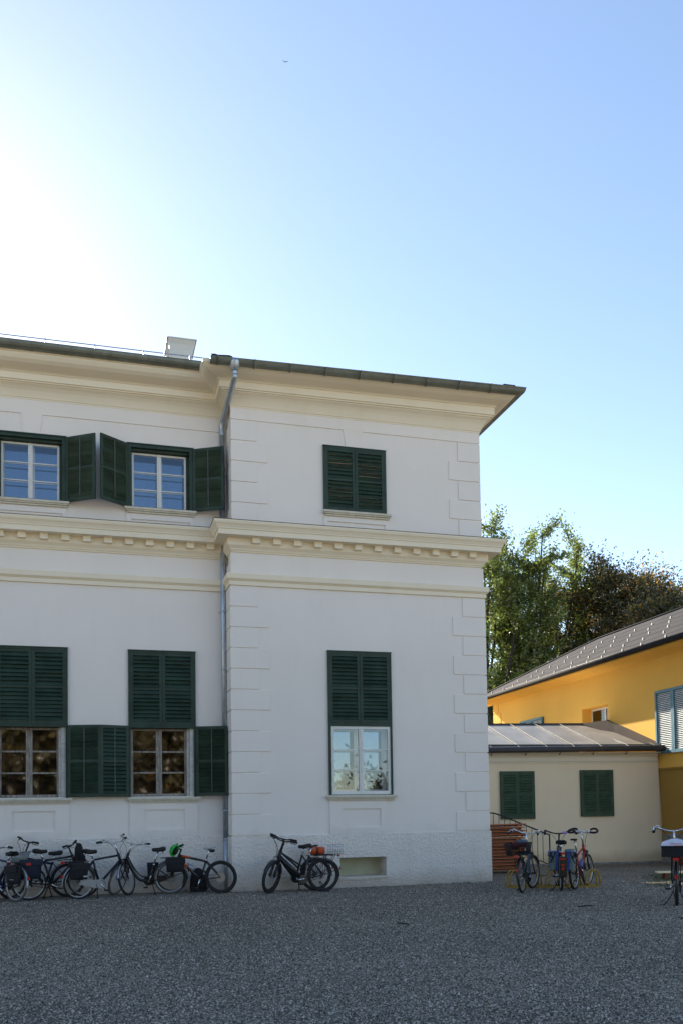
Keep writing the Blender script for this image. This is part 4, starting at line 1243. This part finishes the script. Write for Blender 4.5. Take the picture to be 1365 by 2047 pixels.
        cb.tube(smooth_path([(g0.x+.05, g0.y*s*.9, g0.z-.02), (g0.x+.14, g0.y*s*.6, g0.z-.05), (g0.x+.12, g0.y*s*.2, g0.z-.20), (HB.x+.06, .02*s, HB.z+.02)], 5), .0032, 4)
        part(cb, 'brake_cable', 'black_matte', hb_)
    if barmat == 'chrome':
        b = MB(); b.T = S; g0 = Vector(gr[0] if gr else half[1]); b.ball((g0.x+.02, g0.y-.05, g0.z+.03), .032, 10, (1, 1, .6)); part(b, 'bell', 'chrome', hb_)
    # mudguards
    if guards:
        m = MB(); band(m, A, r+.018, R(15), R(188), .052); m.tube([A+Vector((0, .04, 0)), (A.x-(r+.018)*.96, .03, A.z+.12)], .003, 4); m.tube([A-Vector((0, .04, 0)), (A.x-(r+.018)*.96, -.03, A.z+.12)], .003, 4)
        part(m, 'mudguard', guards)
        m = MB(); m.T = S; band(m, F, r+.018, R(25), R(175), .052); m.tube([F+Vector((0, .04, 0)), (F.x-(r+.018)*.99, .03, F.z+.02)], .003, 4); m.tube([F-Vector((0, .04, 0)), (F.x-(r+.018)*.99, -.03, F.z+.02)], .003, 4)
        part(m, 'mudguard', guards)
    rz_ = 2*r+.075
    if rack:
        m = MB()
        for y in (-.06, .06): m.tube([(.20, y*.5, rz_-.005), (.12, y, rz_), (-.33, y, rz_)], .006, 5); m.tube([(-.05, y*1.1, rz_), A+Vector((-.01, y*1.1, 0))], .005, 5); m.tube([(-.26, y*1.1, rz_), A+Vector((-.02, y*1.1, 0))], .005, 5)
        for x in (-.33, -.18, -.03, .12): m.tube([(x, -.06, rz_), (x, .06, rz_)], .005, 5)
        m.box(-.30, .08, -.02, .02, rz_+.006, rz_+.012)
        part(m, 'luggage_rack', 'black_matte')
    if tail:
        m = MB(); m.box(-.375, -.345, -.045, .045, rz_-.035+tail_z, rz_+.01+tail_z); part(m, 'tail_light', 'red_lens')
        m = MB(); m.box(-r-.045, -r-.025, -.022, .022, r+.10, r+.16); part(m, 'reflector', 'red_lens')
    if light:
        m = MB(); m.T = S; c = HB+Vector((.075, 0, .02)); m.tube([c, c+Vector((.06, 0, .0))], [.02, .034], 12); hl_ = part(m, 'headlight', 'black_gloss')
        m = MB(); m.T = S; m.tube([c+Vector((.0605, 0, 0)), c+Vector((.066, 0, 0))], .031, 12); part(m, 'lens', 'clear_lens', hl_)
    # drive
    m = MB(); y = -.052
    if chain == 'case':
        pts = [(BB.x+.105*math.cos(a), BB.z+.105*math.sin(a)) for a in [R(-115)+R(230)*i/14 for i in range(15)]]+[(A.x+.04*math.cos(a), A.z+.045*math.sin(a)) for a in [R(100)+R(160)*i/6 for i in range(7)]]
        m.prism(pts, y-.012, y+.008); m.torus((BB.x, y-.016, BB.z), .092, .012, 24, 6)
        part(m, 'chain_case', case_mat)
    else:
        m.torus((BB.x, y, BB.z), .085, .006, 24, 5); 
        for i in range(5): q = i*2*PI/5; m.tube([(BB.x, y, BB.z), (BB.x+.08*math.cos(q), y, BB.z+.08*math.sin(q))], .007, 4)
        m.tube([(BB.x, y, BB.z+.088), (A.x, y, A.z+.045)], .004, 4); m.tube([(BB.x, y, BB.z-.088), (A.x+.02, y, A.z-.05)], .004, 4)
        m.tube([(A.x+.02, y, A.z-.01), (A.x+.05, y, A.z-.09)], .012, 5)
        part(m, 'chain', 'rim_dark')
    m = MB()
    for s, q in ((-1, crank), (1, crank+PI)):
        e = BB+Vector((.165*math.cos(q), s*.075, .165*math.sin(q))); m.tube([BB+Vector((0, s*.075, 0)), e], [.013, .010], 6)
    m.tube([BB-Vector((0, .078, 0)), BB+Vector((0, .078, 0))], .012, 8)
    ck = part(m, 'crank', 'chrome')
    for s, q in ((-1, crank), (1, crank+PI)):
        e = BB+Vector((.165*math.cos(q), s*.125, .165*math.sin(q))); m = MB(); m.box(e.x-.045, e.x+.045, e.y-.04, e.y+.04, e.z-.012, e.z+.012); part(m, 'pedal', 'black_matte', ck)
    m = MB()
    dz = 0
    if stand == 'side':
        s = -1 if lean > 0 else 1
        m.tube([BB+Vector((-.06, .03*s, -.02)), (BB.x-.13, .17*s, .012+abs(math.tan(lean))*.17*(1))], .009, 6); m.tube([(BB.x-.15, .17*s, .012+abs(math.tan(lean))*.17), (BB.x-.09, .18*s, .012+abs(math.tan(lean))*.17)], .011, 6)
    elif stand == 'double':
        for s in (-1, 1): m.tube(smooth_path([(-.02+.1, .05*s, .22), (.02, .10*s, .12), (-.04, .19*s, .012), (-.06, .24*s, .012)], 4), .008, 6)
    if stand: part(m, 'kickstand', 'iron')
    if basket:
        bk = MB(); z0 = rz_+.015; y0 = .19; z1 = z0+.22
        c = (-.10, 0)
        for k in range(7):
            z = z0+(z1-z0)*k/6; e = 1+.18*k/6
            bk.tube([(c[0]+.22*e*sx, y0*e*sy, z) for sx, sy in ((-1, -1), (1, -1), (1, 1), (-1, 1))], .004 if k < 6 else .008, 4, closed=True)
        for k in range(36):
            q = k/36*4; i = int(q); f_ = q-i; cs = ((-1, -1), (1, -1), (1, 1), (-1, 1), (-1, -1)); a, b = cs[i], cs[i+1]; X_ = a[0]+(b[0]-a[0])*f_; Y_ = a[1]+(b[1]-a[1])*f_
            bk.tube([(c[0]+.22*X_, y0*Y_, z0), (c[0]+.22*1.18*X_, y0*1.18*Y_, z1)], .004, 4)
        bk.box(c[0]-.22, c[0]+.22, -y0, y0, z0-.005, z0)
        part(bk, 'basket', basket)
    return root
def bagged(key, m, name, mats, label, cat, group=None, c=(0, 0, 0), bevel=0):
    """a thing hung on or laid on bicycle `key`, given in that bicycle's own axes, origin at c"""
    r_ = BIKES[key]; m.v = [tuple(Vector(p)-Vector(c)) for p in m.v]
    o = m.build(name, mats, bevel=bevel)
    mw = Matrix.LocRotScale(r_.location, r_.rotation_euler, r_.scale) @ Matrix.Translation(c)
    o.matrix_world = mw
    return tag(o, label, cat, group)
def pannier(m, x0, x1, z0, z1, s, th=.13, y=.075):
    """soft box on one side of the rack, bulging, with flap and strap"""
    nx, nz = 6, 6; vs = []; a, b = (y*s, (y+th)*s)
    for j in range(nz+1):
        for i in range(nx+1):
            u, v = i/nx, j/nz; bul = (math.sin(PI*u)*math.sin(PI*min(1, v*.9+.05)))**.5 if 0 < u < 1 and 0 < v*.9+.05 < 1 else 0
            vs.append((x0+(x1-x0)*u+(.02*(1-v) if i == 0 else -.02*(1-v) if i == nx else 0), a+(b-a)*(.62+.38*bul), z0+(z1-z0)*v))
    k = len(vs)
    for j in range(nz+1):
        for i in range(nx+1):
            u, v = i/nx, j/nz; vs.append((x0+(x1-x0)*u+(.02*(1-v) if i == 0 else -.02*(1-v) if i == nx else 0), a, z0+(z1-z0)*v))
    W = nx+1; fs = []
    for j in range(nz):
        for i in range(nx):
            q = j*W+i; fs += [(q, q+1, q+W+1, q+W), (k+q, k+q+W, k+q+W+1, k+q+1)]
    for i in range(nx): fs += [(i, k+i, k+i+1, i+1), (nz*W+i, nz*W+i+1, k+nz*W+i+1, k+nz*W+i)]
    for j in range(nz): fs += [(j*W, (j+1)*W, k+(j+1)*W, k+j*W), (j*W+nx, k+j*W+nx, k+(j+1)*W+nx, (j+1)*W+nx)]
    m.add(vs, fs, True)
    return m
def flap(m, x0, x1, z1, s, th=.13, y=.075, d=.11, mi=0):
    o = m.mi; m.mi = mi; yo = (y+th+.012)*s
    m.add([(x0-.01, y*.5*s, z1+.02), (x1+.01, y*.5*s, z1+.02), (x1+.012, yo*.97, z1+.005), (x0-.012, yo*.97, z1+.005), (x1+.012, yo, z1-d), (x0-.012, yo, z1-d)], [(0, 1, 2, 3), (3, 2, 4, 5)])
    m.mi = o; return m
WALLG = 'bicycles parked along the mansion wall'
RACKG = 'bicycles parked in the yellow rack'
def place(xr, yr, xf, yf): return (xr, yr), math.atan2(yf-yr, xf-xr)

#--- along the wall, left to right
p, h = place(-4.40, -.38, -5.05, .40)
bike('b1', 'blue bicycle cut by the left edge of the photo, rear wheel towards us', WALLG, p, h, steer=R(-15), lean=R(3), style='city', paint='blue_gloss', bar='city', barz=1.05, sz=.96, guards='silver_guard', rim='rim_alu', tyre='tyre_grey')
m = MB(); pannier(m, -.27, .10, .36, .70, 1, y=.085); flap(m, -.27, .10, .70, 1, y=.085); m.mi = 1; m.box(-.22, -.10, .226, .232, .44, .448)
bagged('b1', m, 'pannier_bag', ['bag_black', 'pale_label'], 'black pannier nearest the left edge of the photo, under the leftmost saddle', 'pannier', 'panniers on the leftmost bicycles', (-.08, .1, .4))
p, h = place(-4.16, -.12, -3.13, .16)
bike('b2', 'dark bicycle facing right with its saddle beside the grey basket cover, third from left', WALLG, p, h, steer=R(-40), lean=R(-4), style='city', paint='black_gloss', bar='flat', barmat='black_matte', barz=1.08, sz=.99, guards=None, rim='rim_alu', crank=-.5, chain='chain')
p, h = place(-3.42, .36, -4.44, .30)
bike('b3', 'dark blue bicycle facing left behind the others, its bars raised over the navy bag', WALLG, p, h, steer=R(40), lean=R(2), style='trekking', paint='blue_gloss', bar='flat', barmat='black_matte', barz=1.17, sz=.93, guards='black_gloss', rim='rim_dark', crank=.3, chain='chain')
m = MB(); pannier(m, -.20, .22, .42, .80, -1, y=.085); flap(m, -.20, .22, .80, -1, y=.085)
bagged('b2', m, 'pannier_bag', 'bag_navy', 'square navy pannier right of the leftmost silver mudguard', 'pannier', 'panniers on the leftmost bicycles', (0, -.1, .5))
# pale cover draped behind the bars of b3
m = MB(); m.T = None
vs = []; 
for j in range(6):
    for i in range(8):
        u, v = i/7, j/5; vs.append((.80+.32*v-.10*math.sin(PI*u)*(1-v), -.17+.36*u, .80+.20*math.sin(PI*u)*(1-v*.5)+.06*math.sin(u*9+v*5)*.3))
m.add(vs, [(j*8+i, j*8+i+1, j*8+i+9, j*8+i+8) for j in range(5) for i in range(7)], True)
vs2 = [(x+.01, y, .70) for x, y, z in vs]
m.add([(.78, -.17, .74), (1.13, -.17, .74), (1.13, .19, .74), (.78, .19, .74), (.80, -.17, .82), (1.12, -.17, .86), (1.12, .19, .86), (.80, .19, .82)], [(0, 1, 5, 4), (1, 2, 6, 5), (2, 3, 7, 6), (3, 0, 4, 7), (0, 1, 2, 3)])
bagged('b3', m, 'basket_cover', 'slate_cloth', 'pale grey cloth cover on the front basket of the blue bicycle near the left edge', 'cover', None, (.95, 0, .8)).data.materials[0] = mat('cover_cloth', (.20, .21, .20), .85, .2, 9, .3, 30)
# backpack hanging from b2's bars
m = MB()
for j in range(9):
    pass
prof = [(.0, .04), (.05, .115), (.14, .135), (.26, .13), (.36, .115), (.43, .08), (.46, .03)]
vs = []
for z, r_ in prof:
    for k in range(12):
        q = 2*PI*k/12; vs.append((1.02+r_*.72*math.cos(q)+.015*math.sin(3*q), .02+r_*1.15*math.sin(q), .66+z))
m.add(vs, [(i*12+k, i*12+(k+1) % 12, i*12+12+(k+1) % 12, i*12+12+k) for i in range(6) for k in range(12)]+[tuple(range(12))], True)
m.ball((1.10, .03, .80), .09, 10, (.6, 1.1, 1.1)); m.tube([(.95, -.1, 1.1), (.97, -.16, .95), (.98, -.12, .72)], .012, 5); m.tube([(.9, .05, 1.12), (.95, .04, 1.14), (1.0, .03, 1.1)], .01, 5)
bagged('b2', m, 'backpack', 'bag_black', 'black backpack hanging from the raised bars between two bicycles on the left', 'backpack', None, (1.02, 0, .66))

p, h = place(-3.20, -.34, -2.24, .16)
bike('b4', 'dark bicycle facing right with a silver chain case and one black pannier', WALLG, p, h, steer=R(34), lean=R(3), style='city', paint='navy_gloss', bar='city', barz=1.12, sz=.97, guards='silver_guard', case_mat='silver_guard', crank=-.9)
m = MB(); pannier(m, -.25, .12, .42, .73, -1); flap(m, -.25, .12, .73, -1); m.mi = 1; m.box(-.02, .07, -.222, -.216, .47, .495)
bagged('b4', m, 'pannier_bag', ['bag_black', 'pale_label'], 'black pannier with a pale reflective strip over the rear wheel beside the silver chain case', 'pannier', None, (-.07, -.1, .5))
p, h = place(-1.33, .18, -2.34, .20)
bike('b5', 'black step-through bicycle facing left with a curved low frame and black panniers', WALLG, p, h, steer=R(60), lean=R(-2), style='step', paint='black_gloss', bar='city', barz=1.10, sz=.96, guards='black_gloss', crank=-1.2, tw=.019, tyre='tyre_grey')
m = MB(); pannier(m, -.29, .10, .47, .76, 1); flap(m, -.29, .10, .76, 1)
bagged('b5', m, 'pannier_bag', 'bag_black', 'black pannier across the rear wheel of the step-through bicycle', 'pannier', None, (-.1, .1, .5))
m = MB(); pannier(m, .24, .48, .28, .66, -1, th=.12, y=.10)
bagged('b5', m, 'pannier_bag', 'bag_black', 'boxy black bag against the wall behind the step-through frame', 'pannier', None, (.36, -.1, .3))
p, h = place(-.30, -.22, -1.28, .24)
bike('b6', 'black and orange mountain bike facing left with a white saddle, beside the downpipe', WALLG, p, h, steer=R(8), lean=R(-3), style='mtb', r=.345, wb=1.11, paint='black_gloss', paint2='orange_gloss', bar='flat', barmat='black_matte', barz=.96, sz=.97, saddle='slim', saddle_mat='saddle_pale', guards=None, rack=False, tail=False, light=False, tw=.026, rim='rim_dark', chain='chain', stand=None, disc=True, crank=1.9)
m = MB()
for s in range(1): m.ball((0, 0, 0), .10, 14, (1.32, .95, .85))
m.v = [p_ for p_ in m.v]
helm = MB()
nn = 16
for k in range(7):
    y = -.075+.025*k; rr = math.sqrt(max(0, .098**2-y*y*.95))
    helm.tube([(1.28*rr*math.cos(a)*1.0, y, rr*.95*math.sin(a)) for a in [PI*i/nn for i in range(nn+1)]], .0135, 6)
helm.torus((0, 0, 0), .0, .0, 3, 3) if False else helm.tube([(.126*math.cos(a), .096*math.sin(a), 0) for a in [2*PI*i/20 for i in range(20)]], .014, 6, closed=True)
for k in (-.06, 0, .06): helm.tube([(k, .094*math.cos(a), .092*math.sin(a)) for a in [PI*i/12 for i in range(13)]], .012, 6)
helm.mi = 1; helm.ball((0, 0, .012), .085, 12, (1.25, .95, .82)); helm.tube([(-.12, .03, .0), (-.16, .0, .02), (-.12, -.03, 0)], .008, 5)
Qh = Matrix.Rotation(R(65), 3, 'Y') @ Matrix.Rotation(R(20), 3, 'X')
helm.v = [tuple(Qh @ Vector(v)+Vector((.93, .20, .93))) for v in helm.v]
bagged('b6', helm, 'bike_helmet', ['green_helmet', 'black_matte'], 'bright green cycling helmet hanging on the mountain bike handlebar', 'helmet', None, (.93, .2, .93))
m = MB(); c0 = Vector((.62, 0, .50)); d0 = Vector((.62, 0, .80)).normalized(); m.tube([c0, c0+d0*.15, c0+d0*.17, c0+d0*.20], [.036, .036, .018, .018], 10)
m.v = [(x-.02, y, z-.02) for x, y, z in m.v]
bagged('b6', m, 'water_bottle', 'silver_guard', 'grey water bottle held above the orange down tube', 'bottle', None, (.6, 0, .5))
m = MB(); m.ball((.18, 0, .905), .045, 10, (1.5, .8, .85)); bagged('b6', m, 'saddle_bag', 'bag_black', 'small black bag strapped under the white saddle', 'saddle bag', None, (.18, 0, .9))
m = MB(); vs = []
prof = [(.0, .17), (.06, .19), (.16, .185), (.28, .17), (.40, .14), (.48, .09), (.51, .03)]
for z, r_ in prof:
    for k in range(14): q = 2*PI*k/14; vs.append((r_*math.cos(q)*(1.05+.05*math.sin(5*q)), r_*.62*math.sin(q)+z*.12, z))
m.add(vs, [(i*14+k, i*14+(k+1) % 14, i*14+14+(k+1) % 14, i*14+14+k) for i in range(6) for k in range(14)]+[tuple(range(14))], True)
m.ball((.0, -.10, .15), .10, 10, (1.1, .5, .9), .1); m.tube([(-.12, -.1, .4), (-.19, -.13, .2), (-.2, -.1, .02), (-.26, -.12, .01)], .012, 5); m.tube([(.1, -.1, .42), (.17, -.14, .2), (.16, -.1, .05)], .012, 5)
tag(m.build('backpack', 'bag_black', None, (-.70, .38, 0), (0, 0, .3)), 'black backpack standing on the ground behind the mountain bike', 'backpack')

p, h = place(1.80, -.72, .62, -.78)
bike('b7', 'black electric bicycle facing left in front of the wing, front wheel turned', WALLG, p, h, steer=R(48), lean=R(2), style='ebike', paint='black_gloss', bar='flat', barmat='black_matte', barz=1.10, sz=.97, saddle='slim', guards='black_gloss', tyre='tyre', tw=.024, rim='rim_dark', chain='chain', crank=3.0, wb=1.13, stand='double')
p, h = place(1.72, -.40, .7, -.46)
bike('b8', 'second black bicycle behind the electric one, carrying the orange bag', WALLG, p, h, steer=R(48), lean=R(2), style='ebike', paint='black_gloss', bar='flat', barmat='black_matte', barz=1.13, sz=.97, guards='black_gloss', tyre='tyre', tw=.024, rim='rim_dark', chain='chain', crank=1.0, wb=1.0)
m = MB(); m.tube([(.12, 0, .86), (-.03, 0, .855), (-.04, 0, .855)], [.07, .07, .05], 12); m.tube([(-.05, 0, .85), (-.06, 0, .85), (-.20, 0, .85)], [.04, .065, .06], 12); m.mi = 1; m.tube([(-.01, -.0, .85), (-.02, 0, .85)], .08, 12)
bagged('b8', m, 'rolled_bag', ['orange_bag', 'bag_black_trim'], 'orange rolled bag strapped on the rack behind the black saddles', 'bag', None, (0, 0, .85))
m = MB()
for k in range(5):
    z = .79+.05*k; m.tube([(-.16, -.11, z), (-.42, -.12, z), (-.42, .12, z), (-.16, .11, z)], .003, 4, closed=True)
for k in range(8): a = -.16-.26*k/7; m.tube([(a, -.12, .78), (a, -.12, 1.0)], .003, 4); m.tube([(a, .12, .78), (a, .12, 1.0)], .003, 4)
m.build('wire_basket', 'chrome', BIKES['b7'])

#--- in the rack
bike('b9', 'grey bicycle at the mansion end of the yellow rack with a basket of dark clothes', RACKG, (5.42, -2.75), R(51), steer=R(-12), lean=R(-3), style='step', paint='grey_gloss', bar='dutch', barz=1.17, sz=.80, guards='black_gloss', basket='black_matte', crank=.4, tyre='tyre')
m = MB(); random.seed(2)
for k in range(7): m.ball((-.10+random.uniform(-.13, .13), random.uniform(-.12, .12), .96+random.uniform(-.02, .04)), .085, 10, (1.2, 1.1, .6), .22)
bagged('b9', m, 'cloth_bundle', 'dark_red_cloth', 'dark red cloth bundled in the rear basket of the grey bicycle', 'cloth', None, (-.1, 0, .95))
m = MB(); m.ball((-.02, -.06, 1.03), .10, 12, (1.5, 1.1, .5), .15)
bagged('b9', m, 'cap', 'slate_cloth', 'slate blue cap lying on top of the dark red cloth', 'cap', None, (0, 0, 1.0))
bike('b10', 'black bicycle in the middle of the yellow rack with grey and blue panniers', RACKG, (6.34, -2.66), R(65), steer=R(6), lean=R(2), style='city', paint='black_gloss', bar='dutch', barmat='black_matte', barz=1.15, sz=1.0, guards='black_gloss', crank=.1, stand='double', tail_z=.03)
for s, lb in ((1, 'grey and blue pannier on the mansion side of the middle rack bicycle'), (-1, 'grey and blue pannier of the middle rack bicycle, beside the red bicycle')):
    m = MB(); pannier(m, -.24, .12, .42, .80, s, th=.19, y=.085); m.mi = 1; flap(m, -.24, .12, .80, s, th=.18, y=.085, d=.10, mi=1)
    m.box(-.262, -.246, s*.095, s*.13, .43, .80) if s > 0 else m.box(-.262, -.246, -.13, -.095, .43, .80)
    m.mi = 2; yy = s*.20; m.tube([(-.25, yy-.05, .80), (-.262, yy, .67), (-.262, yy+.05*s, .58)], .009, 5); m.tube([(-.25, yy+.05, .80), (-.262, yy, .67)], .009, 5)
    bagged('b10', m, 'pannier_bag', ['bag_grey_blue', 'bag_royal_blue', 'bag_black_trim'], lb, 'pannier', 'grey blue panniers in the rack', (-.06, .15*s, .5))
m = MB(); m.box(-.38, -.33, -.085, .085, .30, .72); BIKES['b10']; m.build('rear_panel', 'black_gloss', BIKES['b10'], bevel=.02)
m = MB(); m.box(-.392, -.381, -.055, .055, .655, .69); m.box(-.392, -.381, -.03, .03, .53, .57); m.build('reflector', 'red_lens', BIKES['b10'])
m = MB(); m.ball((.86, -.12, 1.17), .045, 12, (1, 1.2, .8)); m.build('bell', 'lilac', BIKES['b10'])
bike('b11', 'red trekking bicycle at the far end of the yellow rack with looped butterfly handlebar', RACKG, (6.72, -2.55), R(45), steer=R(-6), lean=R(-2), style='trekking', paint='red_gloss', bar='butterfly', barz=1.17, barmat='chrome', sz=1.03, saddle='slim', guards=None, rim='rim_alu', chain='chain', crank=2.2, tw=.021, tail_z=-.06)
m = MB(); c0 = Vector((.56, 0, .42)); d0 = Vector((.40, 0, .50)).normalized(); m.tube([c0, c0+d0*.17, c0+d0*.19, c0+d0*.22], [.038, .038, .02, .02], 10); m.v = [(x-.05, y, z) for x, y, z in m.v]
bagged('b11', m, 'water_bottle', 'violet', 'violet water bottle in the frame of the red bicycle', 'bottle', None, (.5, 0, .45))
m = MB(); m.box(-.36, -.10, -.07, .07, .77, .85); m.mi = 1; m.box(-.366, -.361, -.045, .045, .58, .60); m.add([(-.37, -.03, .50), (-.37, .03, .50), (-.37, .035, .68), (-.37, -.025, .68), (-.365, -.03, .50), (-.365, .03, .50), (-.365, .035, .68), (-.365, -.025, .68)], [(0, 1, 2, 3), (4, 5, 6, 7), (0, 1, 5, 4), (2, 3, 7, 6), (1, 2, 6, 5), (0, 3, 7, 4)])
bagged('b11', m, 'rack_bag', ['bag_grey_blue', 'pale_label'], 'small grey bag with a white tag on the rack of the red bicycle', 'bag', None, (-.2, 0, .7))

#--- lone bicycle at the right edge
bike('b12', 'lone black bicycle at the right edge of the photo, seen from behind with a crate', 'bicycles away from the wall', (6.72, -5.93), R(55), steer=R(4), style='step', paint='black_gloss', bar='dutch', barz=1.16, sz=.92, guards='black_gloss', stand='double', crank=.3, scale=1.08, tyre='tyre', tw=.021)
m = MB()
m.box(-.36, .10, -.21, .21, .785, .80)
for a in (-.36, .085): m.box(a, a+.015, -.21, .21, .80, .95)
for a in (-.21, .195): m.box(-.345, .085, a, a+.015, .80, .95)
m.box(-.37, .11, -.225, -.205, .935, .96); m.box(-.37, .11, .205, .225, .935, .96); m.box(-.375, -.355, -.204, .204, .935, .96)
bagged('b12', m, 'crate', 'bag_black', 'low black crate on the rack of the lone bicycle at the right edge', 'crate', None, (-.13, 0, .8))
m = MB(); vs = []; random.seed(9)
for j in range(9):
    for i in range(11):
        u, v = i/10, j/8; e = (math.sin(PI*u)*math.sin(PI*v))**.45 if 0 < i < 10 and 0 < j < 8 else 0
        vs.append((-.34+.42*v+random.uniform(-.008, .008), -.235+.47*u, .93+.13*e+random.uniform(-.012, .012)))
m.add(vs, [(j*11+i, j*11+i+1, j*11+i+12, j*11+i+11) for j in range(8) for i in range(10)], True)
k0 = [(-.345, -.22, .86), (.09, -.22, .86), (.09, .22, .86), (-.345, .22, .86)]
m.add([vs[0], vs[10], vs[98], vs[88]]+[(-.33, -.19, .84), (-.33, .19, .84), (.07, .19, .84), (.07, -.19, .84)], [(0, 1, 5, 4), (1, 2, 6, 5), (2, 3, 7, 6), (3, 0, 4, 7), (4, 5, 6, 7)])
m.mi = 1
for z0_, y0_, y1_ in ((.985, -.10, .08), (.955, -.12, .02)): m.add([(-.352, y0_, z0_), (-.352, y1_, z0_), (-.350, y1_, z0_+.010), (-.350, y0_, z0_+.010)], [(0, 1, 2, 3)])
bagged('b12', m, 'plastic_bag', ['white_plastic', 'print_red'], 'crumpled white plastic bag with faint print, lying in the black crate', 'plastic bag', None, (-.13, 0, .9))
